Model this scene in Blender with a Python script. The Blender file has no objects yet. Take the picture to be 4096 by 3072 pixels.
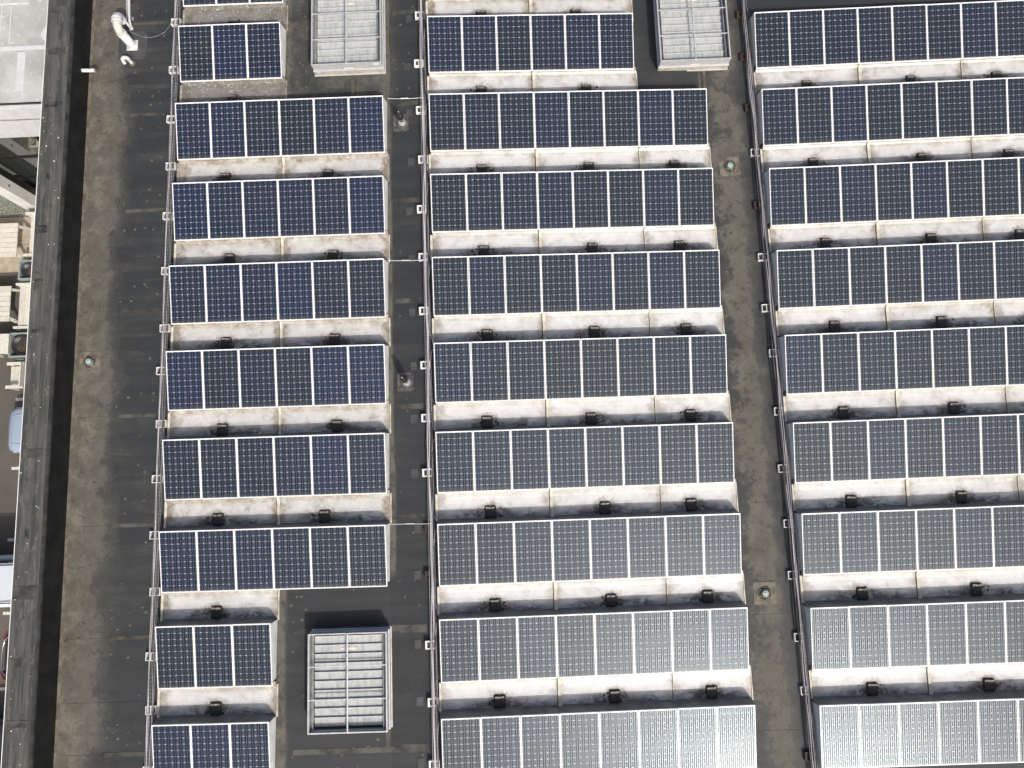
import bpy, math, random
from mathutils import Matrix, Vector
random.seed(7)
R = math.radians
scn = bpy.context.scene
COL = scn.collection

# ------------------------------------------------------------------ camera
cam_d = bpy.data.cameras.new('Camera')
cam = bpy.data.objects.new('Camera', cam_d)
COL.objects.link(cam)
cam.matrix_world = Matrix(((0.999214, 0.037401, 0.013105, 2.3576),
                           (-0.035104, 0.988766, -0.14529, -4.0780),
                           (-0.018392, 0.144716, 0.989302, 19.8468),
                           (0, 0, 0, 1)))
cam_d.sensor_width = 36.0
cam_d.lens = 25.988
cam_d.clip_end = 2000
scn.camera = cam

# ------------------------------------------------------------------ sky, sun, exposure
SUN_AZ, SUN_EL = R(27), R(45)                      # east of south, above the horizon
sd = Vector((math.sin(SUN_AZ) * math.cos(SUN_EL), -math.cos(SUN_AZ) * math.cos(SUN_EL), math.sin(SUN_EL)))
world = bpy.data.worlds.new('World')
scn.world = world
world.use_nodes = True
wn = world.node_tree
wn.nodes.clear()
sky = wn.nodes.new('ShaderNodeTexSky')
sky.sky_type = 'NISHITA'
sky.sun_disc = False
sky.sun_elevation = SUN_EL
sky.sun_rotation = math.pi - SUN_AZ
sky.altitude = 50
sky.air_density = 0.8
sky.dust_density = 6.0
sky.ozone_density = 0.4
bg = wn.nodes.new('ShaderNodeBackground')
bg.inputs['Strength'].default_value = 0.15
out = wn.nodes.new('ShaderNodeOutputWorld')
wn.links.new(sky.outputs[0], bg.inputs[0])
wn.links.new(bg.outputs[0], out.inputs[0])
sun_d = bpy.data.lights.new('Sun', 'SUN')
sun_d.energy = 3.05
sun_d.angle = R(0.53)
sun_d.color = (1.0, 0.972, 0.925)
sun = bpy.data.objects.new('Sun', sun_d)
COL.objects.link(sun)
sun.rotation_euler = sd.to_track_quat('Z', 'Y').to_euler()
scn.view_settings.view_transform = 'Standard'
scn.view_settings.look = 'None'
scn.view_settings.exposure = 0.0
scn.view_settings.gamma = 1.0
scn.view_settings.use_curve_mapping = False

# ------------------------------------------------------------------ mesh helper
class MB:
    def __init__(s):
        s.v, s.f, s.m, s.sm = [], [], [], []
    def face(s, pts, m=0, smooth=False):
        n = len(s.v)
        s.v += [tuple(p) for p in pts]
        s.f.append(tuple(range(n, n + len(pts)))); s.m.append(m); s.sm.append(smooth)
    def add(s, vs, fs, m=0, smooth=False):
        n = len(s.v)
        s.v += [tuple(p) for p in vs]
        for f in fs:
            s.f.append(tuple(n + i for i in f)); s.m.append(m); s.sm.append(smooth)
    def box(s, x0, x1, y0, y1, z0, z1, m=0, mat=None):
        vs = [(x0,y0,z0),(x1,y0,z0),(x1,y1,z0),(x0,y1,z0),(x0,y0,z1),(x1,y0,z1),(x1,y1,z1),(x0,y1,z1)]
        if mat is not None: vs = [tuple(mat @ Vector(p)) for p in vs]
        s.add(vs, [(0,3,2,1),(4,5,6,7),(0,1,5,4),(1,2,6,5),(2,3,7,6),(3,0,4,7)], m)
        return s
    def cham(s, x0, x1, y0, y1, z0, z1, c=.005, m=0):
        """box with its top edges chamfered"""
        vs = [(x0,y0,z0),(x1,y0,z0),(x1,y1,z0),(x0,y1,z0),
              (x0,y0,z1-c),(x1,y0,z1-c),(x1,y1,z1-c),(x0,y1,z1-c),
              (x0+c,y0+c,z1),(x1-c,y0+c,z1),(x1-c,y1-c,z1),(x0+c,y1-c,z1)]
        fs = [(0,3,2,1),(8,9,10,11)]
        for i in range(4):
            j = (i+1) % 4
            fs += [(i,j,4+j,4+i),(4+i,4+j,8+j,8+i)]
        s.add(vs, fs, m)
        return s
    def prism(s, poly, z0, z1, m=0):
        n = len(poly)
        vs = [(x,y,z0) for x,y in poly] + [(x,y,z1) for x,y in poly]
        fs = [tuple(range(n-1,-1,-1)), tuple(range(n,2*n))] + [(i,(i+1)%n,n+(i+1)%n,n+i) for i in range(n)]
        s.add(vs, fs, m)
        return s
    def extrude_x(s, prof, x0, x1, m=0, smooth=False):
        """closed (y,z) profile swept along x"""
        n = len(prof)
        vs = [(x0,y,z) for y,z in prof] + [(x1,y,z) for y,z in prof]
        fs = [tuple(range(n)), tuple(range(2*n-1,n-1,-1))] + [(i,n+i,n+(i+1)%n,(i+1)%n) for i in range(n)]
        s.add(vs, fs, m, smooth)
        return s
    def tube(s, path, r, n=10, m=0, caps=True, closed=False):
        P = [Vector(p) for p in path]
        rr = r if isinstance(r, (list, tuple)) else [r]*len(P)
        rings = []
        up = None
        for i, p in enumerate(P):
            t = (P[min(i+1,len(P)-1)] - P[max(i-1,0)]).normalized()
            if up is None:
                up = Vector((0,0,1)) if abs(t.z) < .9 else Vector((0,1,0))
            a = (up - t*up.dot(t))
            if a.length < 1e-6: a = t.orthogonal()
            a.normalize(); up = a
            b = t.cross(a)
            rings.append([p + (a*math.cos(2*math.pi*k/n) + b*math.sin(2*math.pi*k/n))*rr[i] for k in range(n)])
        vs = [q for ring in rings for q in ring]
        fs = []
        for i in range(len(P)-1):
            for k in range(n):
                fs.append((i*n+k, i*n+(k+1)%n, (i+1)*n+(k+1)%n, (i+1)*n+k))
        s.add(vs, fs, m, True)
        if caps:
            s.face(list(reversed(rings[0])), m); s.face(rings[-1], m)
        return s
    def lathe(s, prof, n=24, c=(0,0,0), m=0, smooth=True):
        vs, fs = [], []
        for r, z in prof:
            for k in range(n):
                a = 2*math.pi*k/n
                vs.append((c[0]+r*math.cos(a), c[1]+r*math.sin(a), c[2]+z))
        for i in range(len(prof)-1):
            for k in range(n):
                fs.append((i*n+k, i*n+(k+1)%n, (i+1)*n+(k+1)%n, (i+1)*n+k))
        s.add(vs, fs, m, smooth)
        if prof[-1][0] > 1e-4: s.f.append(tuple(len(s.v)-n+k for k in range(n))); s.m.append(m); s.sm.append(False)
        return s
    def mesh(s, name, mats):
        me = bpy.data.meshes.new(name)
        me.from_pydata(s.v, [], s.f)
        for k in (mats if isinstance(mats, (list, tuple)) else [mats]): me.materials.append(k)
        me.polygons.foreach_set('material_index', s.m)
        me.polygons.foreach_set('use_smooth', s.sm)
        me.update()
        return me
    def build(s, name, mats, parent=None, mw=None):
        return obj(name, s.mesh(name, mats), parent, mw)

def obj(name, me, parent=None, mw=None):
    o = bpy.data.objects.new(name, me)
    COL.objects.link(o)
    if parent is not None: o.parent = parent
    if mw is not None:
        if parent is None: o.matrix_world = mw
        else: o.matrix_local = mw
    return o
def tag(o, label=None, cat=None, group=None, kind=None):
    if label: o['label'] = label
    if cat: o['category'] = cat
    if group: o['group'] = group
    if kind: o['kind'] = kind
    return o
def thing(name, label, cat, mw=None, group=None):
    o = obj(name, None, None, mw if mw is not None else Matrix.Identity(4))
    o.empty_display_size = .1
    return tag(o, label, cat, group)
def T(x, y, z): return Matrix.Translation((x, y, z))

# ------------------------------------------------------------------ materials
class NT:
    def __init__(s, name):
        s.mat = bpy.data.materials.new(name); s.mat.use_nodes = True
        s.nt = s.mat.node_tree
        s.p = s.nt.nodes['Principled BSDF']
    def n(s, t, **k):
        x = s.nt.nodes.new('ShaderNode' + t)
        for a, b in k.items(): setattr(x, a, b)
        return x
    def l(s, a, b): s.nt.links.new(a, b)
    def setin(s, node, key, v):
        if hasattr(v, 'is_linked') or hasattr(v, 'links'): s.l(v, node.inputs[key])
        else: node.inputs[key].default_value = v
    def coord(s, kind='Object', scale=(1,1,1), loc=(0,0,0), rot=(0,0,0)):
        if kind == 'World': o = s.n('NewGeometry').outputs['Position']
        else: o = s.n('TexCoord').outputs[kind]
        m = s.n('Mapping'); s.l(o, m.inputs[0])
        m.inputs['Scale'].default_value = scale; m.inputs['Location'].default_value = loc; m.inputs['Rotation'].default_value = rot
        return m.outputs[0]
    def noise(s, vec, scale, detail=4, rough=.55, dist=0.0):
        x = s.n('TexNoise'); s.l(vec, x.inputs['Vector'])
        x.inputs['Scale'].default_value = scale; x.inputs['Detail'].default_value = detail
        x.inputs['Roughness'].default_value = rough; x.inputs['Distortion'].default_value = dist
        return x.outputs['Fac']
    def voro(s, vec, scale, feature='F1', rand=1.0):
        x = s.n('TexVoronoi', feature=feature); s.l(vec, x.inputs['Vector'])
        x.inputs['Scale'].default_value = scale; x.inputs['Randomness'].default_value = rand
        return x.outputs['Distance']
    def ramp(s, v, lo, hi, a=0.0, b=1.0, smooth=True):
        x = s.n('MapRange', interpolation_type='SMOOTHSTEP' if smooth else 'LINEAR')
        s.setin(x, 'Value', v)
        s.setin(x, 'From Min', lo); s.setin(x, 'From Max', hi); s.setin(x, 'To Min', a); s.setin(x, 'To Max', b)
        return x.outputs['Result']
    def math(s, op, a, b=0.0, clamp=False):
        x = s.n('Math', operation=op, use_clamp=clamp)
        s.setin(x, 0, a); s.setin(x, 1, b)
        return x.outputs[0]
    def mix(s, f, a, b, blend='MIX'):
        x = s.n('Mix', data_type='RGBA', blend_type=blend)
        s.setin(x, 0, f)
        for i, c in ((6, a), (7, b)):
            if isinstance(c, tuple): x.inputs[i].default_value = (*c, 1) if len(c) == 3 else c
            else: s.l(c, x.inputs[i])
        return x.outputs[2]
    def sep(s, vec):
        x = s.n('SeparateXYZ'); s.l(vec, x.inputs[0]); return x.outputs
    def attr(s, name):
        x = s.n('Attribute', attribute_type='OBJECT', attribute_name=name); return x.outputs['Fac']
    def bump(s, h, strength=.3, dist=.01):
        x = s.n('Bump'); s.l(h, x.inputs['Height'])
        x.inputs['Strength'].default_value = strength; x.inputs['Distance'].default_value = dist
        s.l(x.outputs[0], s.p.inputs['Normal'])
    def base(s, c): s.setin(s.p, 'Base Color', (*c, 1) if isinstance(c, tuple) and len(c) == 3 else c)
    def set(s, **k):
        for a, b in k.items(): s.setin(s.p, a.replace('_', ' '), b)
        return s

def plain(name, c, rough=.6, metal=0.0, var=.12, scale=6, bump=0.0, kind='Object', spec=.5):
    t = NT(name)
    v = t.coord(kind)
    f = t.noise(v, scale, 5, .6)
    d = tuple(x*(1-var*1.6) for x in c); e = tuple(min(1, x*(1+var)) for x in c)
    t.base(t.mix(t.ramp(f, .3, .7), d, e))
    t.set(Roughness=t.ramp(f, .2, .8, max(0, rough-.08), min(1, rough+.08)), Metallic=metal)
    t.p.inputs['Specular IOR Level'].default_value = spec
    if bump: t.bump(t.noise(v, scale*6, 4, .6), bump, .01)
    return t.mat

M = {}
def make_roof_mat():
    t = NT('membrane')
    w = t.coord('World')
    x, y, z = t.sep(w)
    big = t.noise(w, .55, 5, .6, .3)
    mid = t.noise(w, 2.2, 6, .65, .4)
    streak = t.noise(t.coord('World', (.25, 2.6, 1)), 1.0, 5, .6, .2)
    fine = t.noise(w, 38, 3, .6)
    edge = t.math('MULTIPLY', t.math('SUBTRACT', big, .5), 1.5)
    edge = t.math('ADD', edge, t.math('MULTIPLY', t.math('SUBTRACT', mid, .5), .9))
    grit = t.noise(w, 7.5, 5, .7, .6)
    edge = t.math('ADD', edge, t.math('MULTIPLY', t.math('SUBTRACT', grit, .5), 1.1))
    # dust collects in the two drainage valleys and beside the tray edges
    xl = t.math('ADD', x, edge)
    left = t.ramp(xl, -8.60, -9.60)
    xv = t.math('ADD', x, t.math('MULTIPLY', edge, .8))
    val = t.math('MULTIPLY', t.ramp(xv, 7.95, 8.65), t.ramp(xv, 9.40, 8.75))
    yv = t.math('ADD', y, t.math('MULTIPLY', edge, 3.0))
    val = t.math('MULTIPLY', val, t.ramp(yv, 9.5, 4.0, .85, 1.0))
    nort = t.math('MULTIPLY', t.ramp(yv, 5.5, 8.5), t.math('MULTIPLY', t.ramp(x, -4.3, -4.2), t.ramp(x, -.75, -1.4)))
    a_edge = t.math('MULTIPLY', t.ramp(t.math('ADD', x, t.math('MULTIPLY', edge, .12)), -1.13, -1.21), t.ramp(x, -1.6, -1.3))
    a_edge = t.math('MULTIPLY', a_edge, t.ramp(y, -6.3, -5.9))
    b_edge = t.math('MULTIPLY', t.ramp(t.math('ADD', x, t.math('MULTIPLY', edge, .15)), -4.02, -4.16), t.ramp(x, -4.5, -4.3))
    b_edge = t.math('MULTIPLY', b_edge, t.math('MAXIMUM', t.ramp(y, -5.7, -6.1), t.ramp(y, 7.2, 7.6)))
    dust = t.math('MAXIMUM', t.math('MULTIPLY', left, .92), t.math('MULTIPLY', val, .72))
    dust = t.math('MAXIMUM', dust, t.math('MULTIPLY', t.math('MAXIMUM', a_edge, b_edge), .6))
    dust = t.math('MAXIMUM', dust, t.math('MULTIPLY', nort, .38))
    thin = t.math('MULTIPLY', t.ramp(streak, .42, .72), t.ramp(big, .38, .66))
    west = t.ramp(x, -6, -8, .10, .36)
    dust = t.math('MAXIMUM', dust, t.math('MULTIPLY', thin, west))
    dust = t.math('MULTIPLY', dust, t.ramp(mid, .3, .62, .42, 1.0), True)
    dust = t.math('MULTIPLY', dust, t.ramp(grit, .3, .6, .6, 1.0), True)
    # dark scuffs and footprints in the dust
    sc = t.ramp(t.noise(w, 5.5, 5, .75, 1.0), .58, .63)
    dust = t.math('MULTIPLY', dust, t.math('SUBTRACT', 1.0, t.math('MULTIPLY', sc, .75)), True)
    dk = t.mix(t.ramp(streak, .3, .7), (.017, .0205, .0235), (.032, .0362, .0390))
    dk = t.mix(t.ramp(fine, .3, .75), dk, (.040, .042, .042))
    tan = t.mix(t.ramp(mid, .3, .75), (.112, .104, .082), (.180, .170, .136))
    tan = t.mix(t.math('MULTIPLY', t.ramp(t.noise(w, 1.3, 4, .6), .52, .68), .6), tan, (.085, .062, .035))
    c = t.mix(dust, dk, tan)
    # tide lines where puddles dried, and fine grit
    tide = t.math('MULTIPLY', t.ramp(dust, .28, .42), t.ramp(dust, .62, .46))
    c = t.mix(t.math('MULTIPLY', tide, .22), c, (.175, .158, .120))
    speck = t.ramp(t.noise(w, 26, 3, .8), .66, .72)
    c = t.mix(t.math('MULTIPLY', speck, t.math('MULTIPLY', dust, .5)), c, (.045, .038, .026))
    # little chalky marks
    vd = t.voro(w, 1.15)
    sp = t.ramp(vd, .040, .022)
    c = t.mix(t.math('MULTIPLY', sp, .35), c, (.11, .10, .08))
    t.base(c)
    t.set(Roughness=t.ramp(dust, 0, 1, .62, .92))
    t.p.inputs['Specular IOR Level'].default_value = .35
    h = t.math('ADD', t.math('MULTIPLY', fine, .25), t.math('MULTIPLY', t.noise(w, 3.0, 3, .5), 2.0))
    t.bump(h, .35, .012)
    return t.mat
M['roof'] = make_roof_mat()

def make_cap_mat():
    t = NT('parapet_membrane')
    w = t.coord('World')
    st = t.noise(t.coord('World', (9, .45, 1)), 1.0, 5, .65, .2)
    mid = t.noise(w, 3.2, 6, .7, .5)
    blot = t.noise(t.coord('World', (5, 1.4, 1)), 1.6, 5, .7, .6)
    c = t.mix(t.ramp(st, .35, .65), (.036, .039, .040), (.088, .086, .076))
    c = t.mix(t.math('MULTIPLY', t.ramp(blot, .55, .63), .7), c, (.125, .12, .11))
    c = t.mix(t.math('MULTIPLY', t.ramp(mid, .58, .66), .7), c, (.03, .031, .033))
    t.base(c); t.set(Roughness=.8)
    t.bump(t.math('ADD', st, t.math('MULTIPLY', mid, .6)), .5, .01)
    return t.mat
M['cap'] = make_cap_mat()
M['cap_dark'] = plain('patch_membrane', (.048, .050, .050), .75, var=.4, scale=6, kind='World', spec=.3)
M['face'] = plain('clean_membrane', (.0125, .0132, .0135), .75, var=.25, scale=2.5, kind='World', spec=.2)
M['face_mid'] = plain('rolled_membrane', (.030, .031, .031), .7, var=.4, scale=3, kind='World', spec=.3)
M['seam'] = plain('lap_tape', (.072, .070, .062), .7, var=.35, scale=2.2, kind='World', spec=.3)
M['drainpad'] = plain('drain_flashing', (.150, .137, .108), .85, var=.3, scale=6, kind='World')
M['patch'] = plain('membrane_patch', (.058, .060, .060), .6, var=.15, scale=4, kind='World')
M['dustpatch'] = plain('dusty_patch', (.115, .10, .075), .85, var=.3, scale=5, kind='World')
M['bump'] = plain('dusty_bump', (.082, .077, .062), .85, var=.35, scale=3, kind='World')

def make_tray_mat():
    t = NT('tray_sheet')
    v = t.coord('Object'); x, y, z = t.sep(v)
    rnd = t.n('ObjectInfo').outputs['Random']
    off = t.n('CombineXYZ'); t.l(t.math('MULTIPLY', rnd, 37.0), off.inputs[0]); t.l(t.math('MULTIPLY', rnd, 91.0), off.inputs[1])
    va = t.n('VectorMath', operation='ADD'); t.l(v, va.inputs[0]); t.l(off.outputs[0], va.inputs[1]); v2 = va.outputs[0]
    dirt = t.attr('dirt'); wid = t.attr('wid')
    n1 = t.noise(v2, 1.9, 6, .65, .5); n2 = t.noise(v2, 4.5, 6, .65, .4); n3 = t.noise(v2, 22, 4, .6)
    c = t.mix(t.ramp(n2, .3, .7), (.575, .58, .57), (.65, .65, .635))
    # tan grime: under the panel's drip edge, beside the seams, and where dirt settled
    drip = t.math('MULTIPLY', t.ramp(t.math('ADD', y, t.math('MULTIPLY', t.math('SUBTRACT', n1, .5), .5)), .54, .86), .70)
    xr = t.math('SUBTRACT', wid, x)
    xe = t.math('MINIMUM', x, t.math('MULTIPLY', xr, 1.4))
    xs = t.math('MULTIPLY', t.ramp(t.math('ADD', xe, t.math('MULTIPLY', t.math('SUBTRACT', n2, .5), .5)), .42, .0), .85)
    tan = t.math('MAXIMUM', drip, xs)
    tan = t.math('MAXIMUM', tan, t.math('MULTIPLY', t.ramp(n1, .52, .70), .45))
    tan = t.math('ADD', t.math('MULTIPLY', tan, t.math('ADD', .72, dirt)), t.math('MULTIPLY', dirt, .55), True)
    c = t.mix(tan, c, t.mix(t.ramp(n2, .35, .65), (.205, .175, .130), (.37, .34, .285)))
    px = t.attr('padx')
    dx = t.math('ABSOLUTE', t.math('SUBTRACT', x, px)); dy = t.math('ABSOLUTE', t.math('SUBTRACT', y, .27))
    rad = t.math('SQRT', t.math('ADD', t.math('POWER', t.math('MULTIPLY', dx, .75), 2.0), t.math('POWER', dy, 2.0)))
    halo = t.math('MULTIPLY', t.ramp(t.math('ADD', rad, t.math('MULTIPLY', t.math('SUBTRACT', t.noise(v2, 9, 5, .75, .8), .5), .55)), .30, .16), .62)
    c = t.mix(halo, c, (.20, .165, .115))
    # very dirty trays turn brown grey with pale scuffs
    c = t.mix(t.ramp(dirt, .55, 1.0, 0, .72), c, (.105, .098, .085))
    scuff = t.math('MULTIPLY', t.ramp(t.noise(v2, 8.0, 6, .8, 2.2), .56, .59), t.ramp(dirt, .2, .5, 0.0, .75))
    c = t.mix(scuff, c, (.52, .52, .50))
    # black silt left where water stands in the trough behind the next row
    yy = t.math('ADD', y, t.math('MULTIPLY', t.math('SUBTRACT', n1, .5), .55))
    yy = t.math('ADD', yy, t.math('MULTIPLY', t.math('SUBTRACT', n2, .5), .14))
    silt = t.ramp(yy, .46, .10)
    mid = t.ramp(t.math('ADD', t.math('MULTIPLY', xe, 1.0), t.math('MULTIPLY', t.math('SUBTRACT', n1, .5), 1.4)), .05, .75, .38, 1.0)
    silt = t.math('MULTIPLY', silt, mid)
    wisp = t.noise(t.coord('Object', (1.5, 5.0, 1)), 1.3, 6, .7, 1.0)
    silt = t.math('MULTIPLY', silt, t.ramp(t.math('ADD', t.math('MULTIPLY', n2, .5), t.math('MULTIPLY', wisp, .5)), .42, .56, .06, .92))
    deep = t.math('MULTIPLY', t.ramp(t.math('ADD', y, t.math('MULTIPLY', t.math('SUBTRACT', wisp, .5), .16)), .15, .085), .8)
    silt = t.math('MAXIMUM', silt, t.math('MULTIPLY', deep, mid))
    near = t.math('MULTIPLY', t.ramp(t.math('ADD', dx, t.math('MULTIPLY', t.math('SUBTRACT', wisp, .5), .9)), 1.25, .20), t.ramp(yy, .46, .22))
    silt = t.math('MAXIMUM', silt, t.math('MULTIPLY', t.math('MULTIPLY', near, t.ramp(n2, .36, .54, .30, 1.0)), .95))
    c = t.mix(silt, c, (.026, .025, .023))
    c = t.mix(t.math('MULTIPLY', t.ramp(n3, .66, .74), t.math('MULTIPLY', silt, .6)), c, (.45, .45, .43))
    t.base(c)
    t.set(Roughness=t.ramp(silt, 0, .6, .36, .62))
    t.p.inputs['Specular IOR Level'].default_value = .5
    t.bump(t.math('ADD', n2, t.math('MULTIPLY', n1, 2.0)), .18, .012)
    return t.mat
M['tray'] = make_tray_mat()
M['strip'] = plain('cream_strip', (.60, .56, .47), .6, var=.22, scale=5)
M['strip_dirty'] = plain('grimy_strip', (.33, .30, .25), .7, var=.3, scale=6)
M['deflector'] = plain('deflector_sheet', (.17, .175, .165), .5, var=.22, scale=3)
M['enddef'] = plain('end_sheet', (.60, .62, .62), .4, var=.10, scale=3)
M['frame'] = plain('panel_frame', (.84, .84, .83), .42, var=.05, scale=8)
M['backsheet'] = plain('panel_backsheet', (.66, .67, .675), .45, var=.03, scale=8)

def make_cell_mat():
    t = NT('solar_cell')
    v = t.coord('Object'); x, y, z = t.sep(v)
    tone = t.attr('tone')
    rnd = t.n('ObjectInfo').outputs['Random']
    iy = t.math('FLOOR', t.math('DIVIDE', t.math('SUBTRACT', y, .0275), .1575))
    wn_ = t.n('TexWhiteNoise', noise_dimensions='2D')
    cv = t.n('CombineXYZ'); t.l(iy, cv.inputs[0]); t.l(t.math('MULTIPLY', rnd, 113.0), cv.inputs[1]); t.l(cv.outputs[0], wn_.inputs['Vector'])
    k = t.math('ADD', tone, t.math('MULTIPLY', t.math('SUBTRACT', wn_.outputs['Value'], .5), .38), True)
    c = t.mix(k, (.0120, .0170, .0250), (.0110, .0185, .046))
    g = t.noise(t.coord('Object', (1, 1, 1)), 1.7, 3, .5)
    c = t.mix(t.math('MULTIPLY', t.ramp(g, .45, .8), .25), c, (.034, .040, .044))
    film = t.noise(t.coord('World'), 2.6, 5, .7, .6)
    low = t.ramp(t.math('ADD', y, t.math('MULTIPLY', t.math('SUBTRACT', film, .5), .22)), .16, .0)
    t.base(t.mix(t.math('ADD', t.math('MULTIPLY', low, .30), t.math('MULTIPLY', t.ramp(film, .58, .75), .10)), c, (.15, .14, .12)))
    t.set(Roughness=.36)
    t.p.inputs['Specular IOR Level'].default_value = .24
    t.p.inputs['Specular Tint'].default_value = (.80, .93, 1.0, 1)       # cool reflection of the coated glass
    t.p.inputs['Coat Weight'].default_value = .06
    t.p.inputs['Coat Roughness'].default_value = .16
    t.p.inputs['Coat IOR'].default_value = 1.45
    return t.mat
M['cell'] = make_cell_mat()
M['bus'] = plain('busbar', (.46, .51, .54), .40, metal=.9, var=.05)

def make_mastic():
    t = NT('black_mastic')
    v = t.coord('World')
    n = t.noise(v, 16, 5, .7, 1.2); n2 = t.noise(v, 45, 4, .7)
    c = t.mix(t.ramp(n, .35, .7), (.009, .009, .009), (.022, .022, .021))
    c = t.mix(t.math('MULTIPLY', t.ramp(n2, .62, .70), .55), c, (.17, .165, .14))
    t.base(c); t.set(Roughness=t.ramp(n, .3, .7, .30, .65))
    t.bump(t.math('ADD', n, t.math('MULTIPLY', n2, .5)), .9, .02)
    return t.mat
M['mastic'] = make_mastic()
M['worn'] = plain('worn_bracket', (.24, .225, .18), .6, var=.9, scale=30, kind='World')
M['alu'] = plain('aluminium', (.60, .61, .62), .38, metal=.35, var=.08, scale=8)
M['alu_dark'] = plain('weathered_aluminium', (.33, .345, .35), .5, metal=.3, var=.15, scale=5)
M['curb'] = plain('dusty_curb', (.42, .39, .34), .6, var=.18, scale=5)
M['white'] = plain('white_metal', (.78, .78, .76), .45, var=.06, scale=6)
M['pvc'] = plain('white_pvc', (.57, .585, .60), .32, var=.03, scale=6)
M['pvc_warm'] = plain('aged_pvc', (.52, .50, .45), .38, var=.05, scale=6)
M['paint_grey'] = plain('grey_paint', (.40, .41, .41), .5, var=.08, scale=5)
M['rubber'] = plain('rubber', (.018, .019, .020), .55, var=.2, scale=10)
M['boot'] = plain('pipe_boot', (.085, .082, .075), .7, var=.25, scale=10)
M['grey_ring'] = plain('lead_collar', (.34, .345, .35), .5, var=.15, scale=12)
M['dark'] = plain('dark_void', (.008, .008, .009), .8, var=.1)
M['redbrown'] = plain('brown_block', (.045, .026, .020), .75, var=.3, scale=10)
def make_louver():
    t = NT('louver_sheet')
    v = t.coord('World')
    s = t.noise(t.coord('World', (11, 2.2, 1), rot=(0, 0, .18)), 1.0, 5, .7, .3)
    b = t.noise(v, 1.6, 4, .6)
    c = t.mix(t.ramp(s, .44, .66), (.40, .415, .405), (.27, .285, .28))
    c = t.mix(t.math('MULTIPLY', t.ramp(b, .5, .75), .5), c, (.27, .28, .285))
    t.base(c); t.set(Roughness=.35); return t.mat
M['louver'] = make_louver()
def make_cable(name, a, b):
    t = NT(name); v = t.coord('World')
    n = t.noise(t.coord('World', (6, .8, 1)), 1.0, 3, .6)
    t.base(t.mix(t.ramp(n, .4, .6), a, b)); t.set(Roughness=.5); return t.mat
M['cable'] = make_cable('pale_cable', (.42, .39, .40), (.56, .54, .55))
M['cable_grey'] = make_cable('grey_cable', (.20, .20, .22), (.38, .37, .38))
M['cable_dark'] = make_cable('dark_cable', (.022, .021, .024), (.05, .048, .055))
M['galv'] = plain('galvanised_wire', (.36, .36, .36), .5, metal=.3, var=.15, scale=9)
M['green'] = plain('strainer_green', (.10, .145, .125), .5, var=.35, scale=16)
M['pale_green'] = plain('strainer_pale', (.46, .53, .50), .5, var=.2, scale=16)
M['mud'] = plain('mud', (.085, .066, .042), .9, var=.4, scale=12, kind='World')
M['asphalt'] = None
def make_asphalt():
    t = NT('asphalt'); w = t.coord('World')
    a = t.noise(w, .5, 5, .6); b = t.noise(w, 60, 3, .7); d = t.noise(w, 9, 4, .6)
    c = t.mix(t.ramp(a, .35, .65), (.092, .082, .067), (.115, .102, .083))
    c = t.mix(t.math('MULTIPLY', t.ramp(b, .55, .75), .4), c, (.24, .22, .19))
    c = t.mix(t.math('MULTIPLY', t.ramp(d, .6, .75), .3), c, (.08, .07, .06))
    t.base(c); t.set(Roughness=.9); t.bump(b, .4, .01); return t.mat
M['asphalt'] = make_asphalt()
M['line'] = plain('road_paint', (.62, .61, .56), .7, var=.15, scale=14, kind='World')
M['slab'] = plain('paving', (.42, .365, .28), .85, var=.12, scale=4, kind='World', bump=.2)
def make_pebble():
    t = NT('pebbles'); w = t.coord('World')
    d = t.voro(w, 16); b = t.noise(w, 12, 3, .6)
    c = t.mix(t.ramp(d, .1, .6), (.40, .42, .37), (.13, .14, .11)); c = t.mix(t.ramp(b, .35, .7, 0, .5), c, (.24, .25, .21))
    t.base(c); t.set(Roughness=.9); t.bump(t.math('SUBTRACT', 1.0, d), .8, .03); return t.mat
M['pebble'] = make_pebble()
def make_concrete():
    t = NT('old_concrete'); w = t.coord('World')
    a = t.noise(w, .9, 6, .65, .5); b = t.noise(w, 5, 6, .7, .5); f = t.noise(w, 40, 3, .6)
    c = t.mix(t.ramp(a, .35, .65), (.36, .365, .35), (.49, .495, .48))
    c = t.mix(t.math('MULTIPLY', t.ramp(b, .56, .68), .6), c, (.68, .69, .685))
    c = t.mix(t.math('MULTIPLY', t.ramp(f, .55, .75), .3), c, (.28, .28, .27))
    t.base(c); t.set(Roughness=.85); t.bump(b, .3, .01); return t.mat
M['concrete'] = make_concrete()
M['fascia'] = plain('white_fascia', (.60, .61, .62), .6, var=.06, scale=3, kind='World')
M['column'] = plain('white_column', (.66, .65, .62), .6, var=.06, scale=2, kind='World')
M['rust'] = plain('rust_stain', (.22, .15, .07), .9, var=.3, scale=9, kind='World')
def make_glass():
    t = NT('facade_glass'); t.base((.035, .042, .038)); t.set(Roughness=.03)
    t.p.inputs['Specular IOR Level'].default_value = 1.0
    t.p.inputs['Coat Weight'].default_value = 1.0; t.p.inputs['Coat IOR'].default_value = 2.2; t.p.inputs['Coat Roughness'].default_value = .01
    return t.mat
M['glass'] = make_glass()
M['mullion'] = plain('dark_mullion', (.012, .012, .013), .4)
M['timber'] = plain('cream_timber', (.64, .615, .53), .55, var=.06, scale=7, kind='World')
M['timber_b'] = plain('cream_timber_worn', (.60, .575, .49), .6, var=.08, scale=9, kind='World')
M['planter'] = plain('planter_paint', (.27, .315, .305), .5, var=.08, scale=6)
M['pot'] = plain('black_pot', (.020, .023, .026), .4, var=.15, scale=6)
M['soil'] = plain('soil', (.075, .055, .042), .95, var=.6, scale=22, kind='World', bump=1.0)
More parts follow.
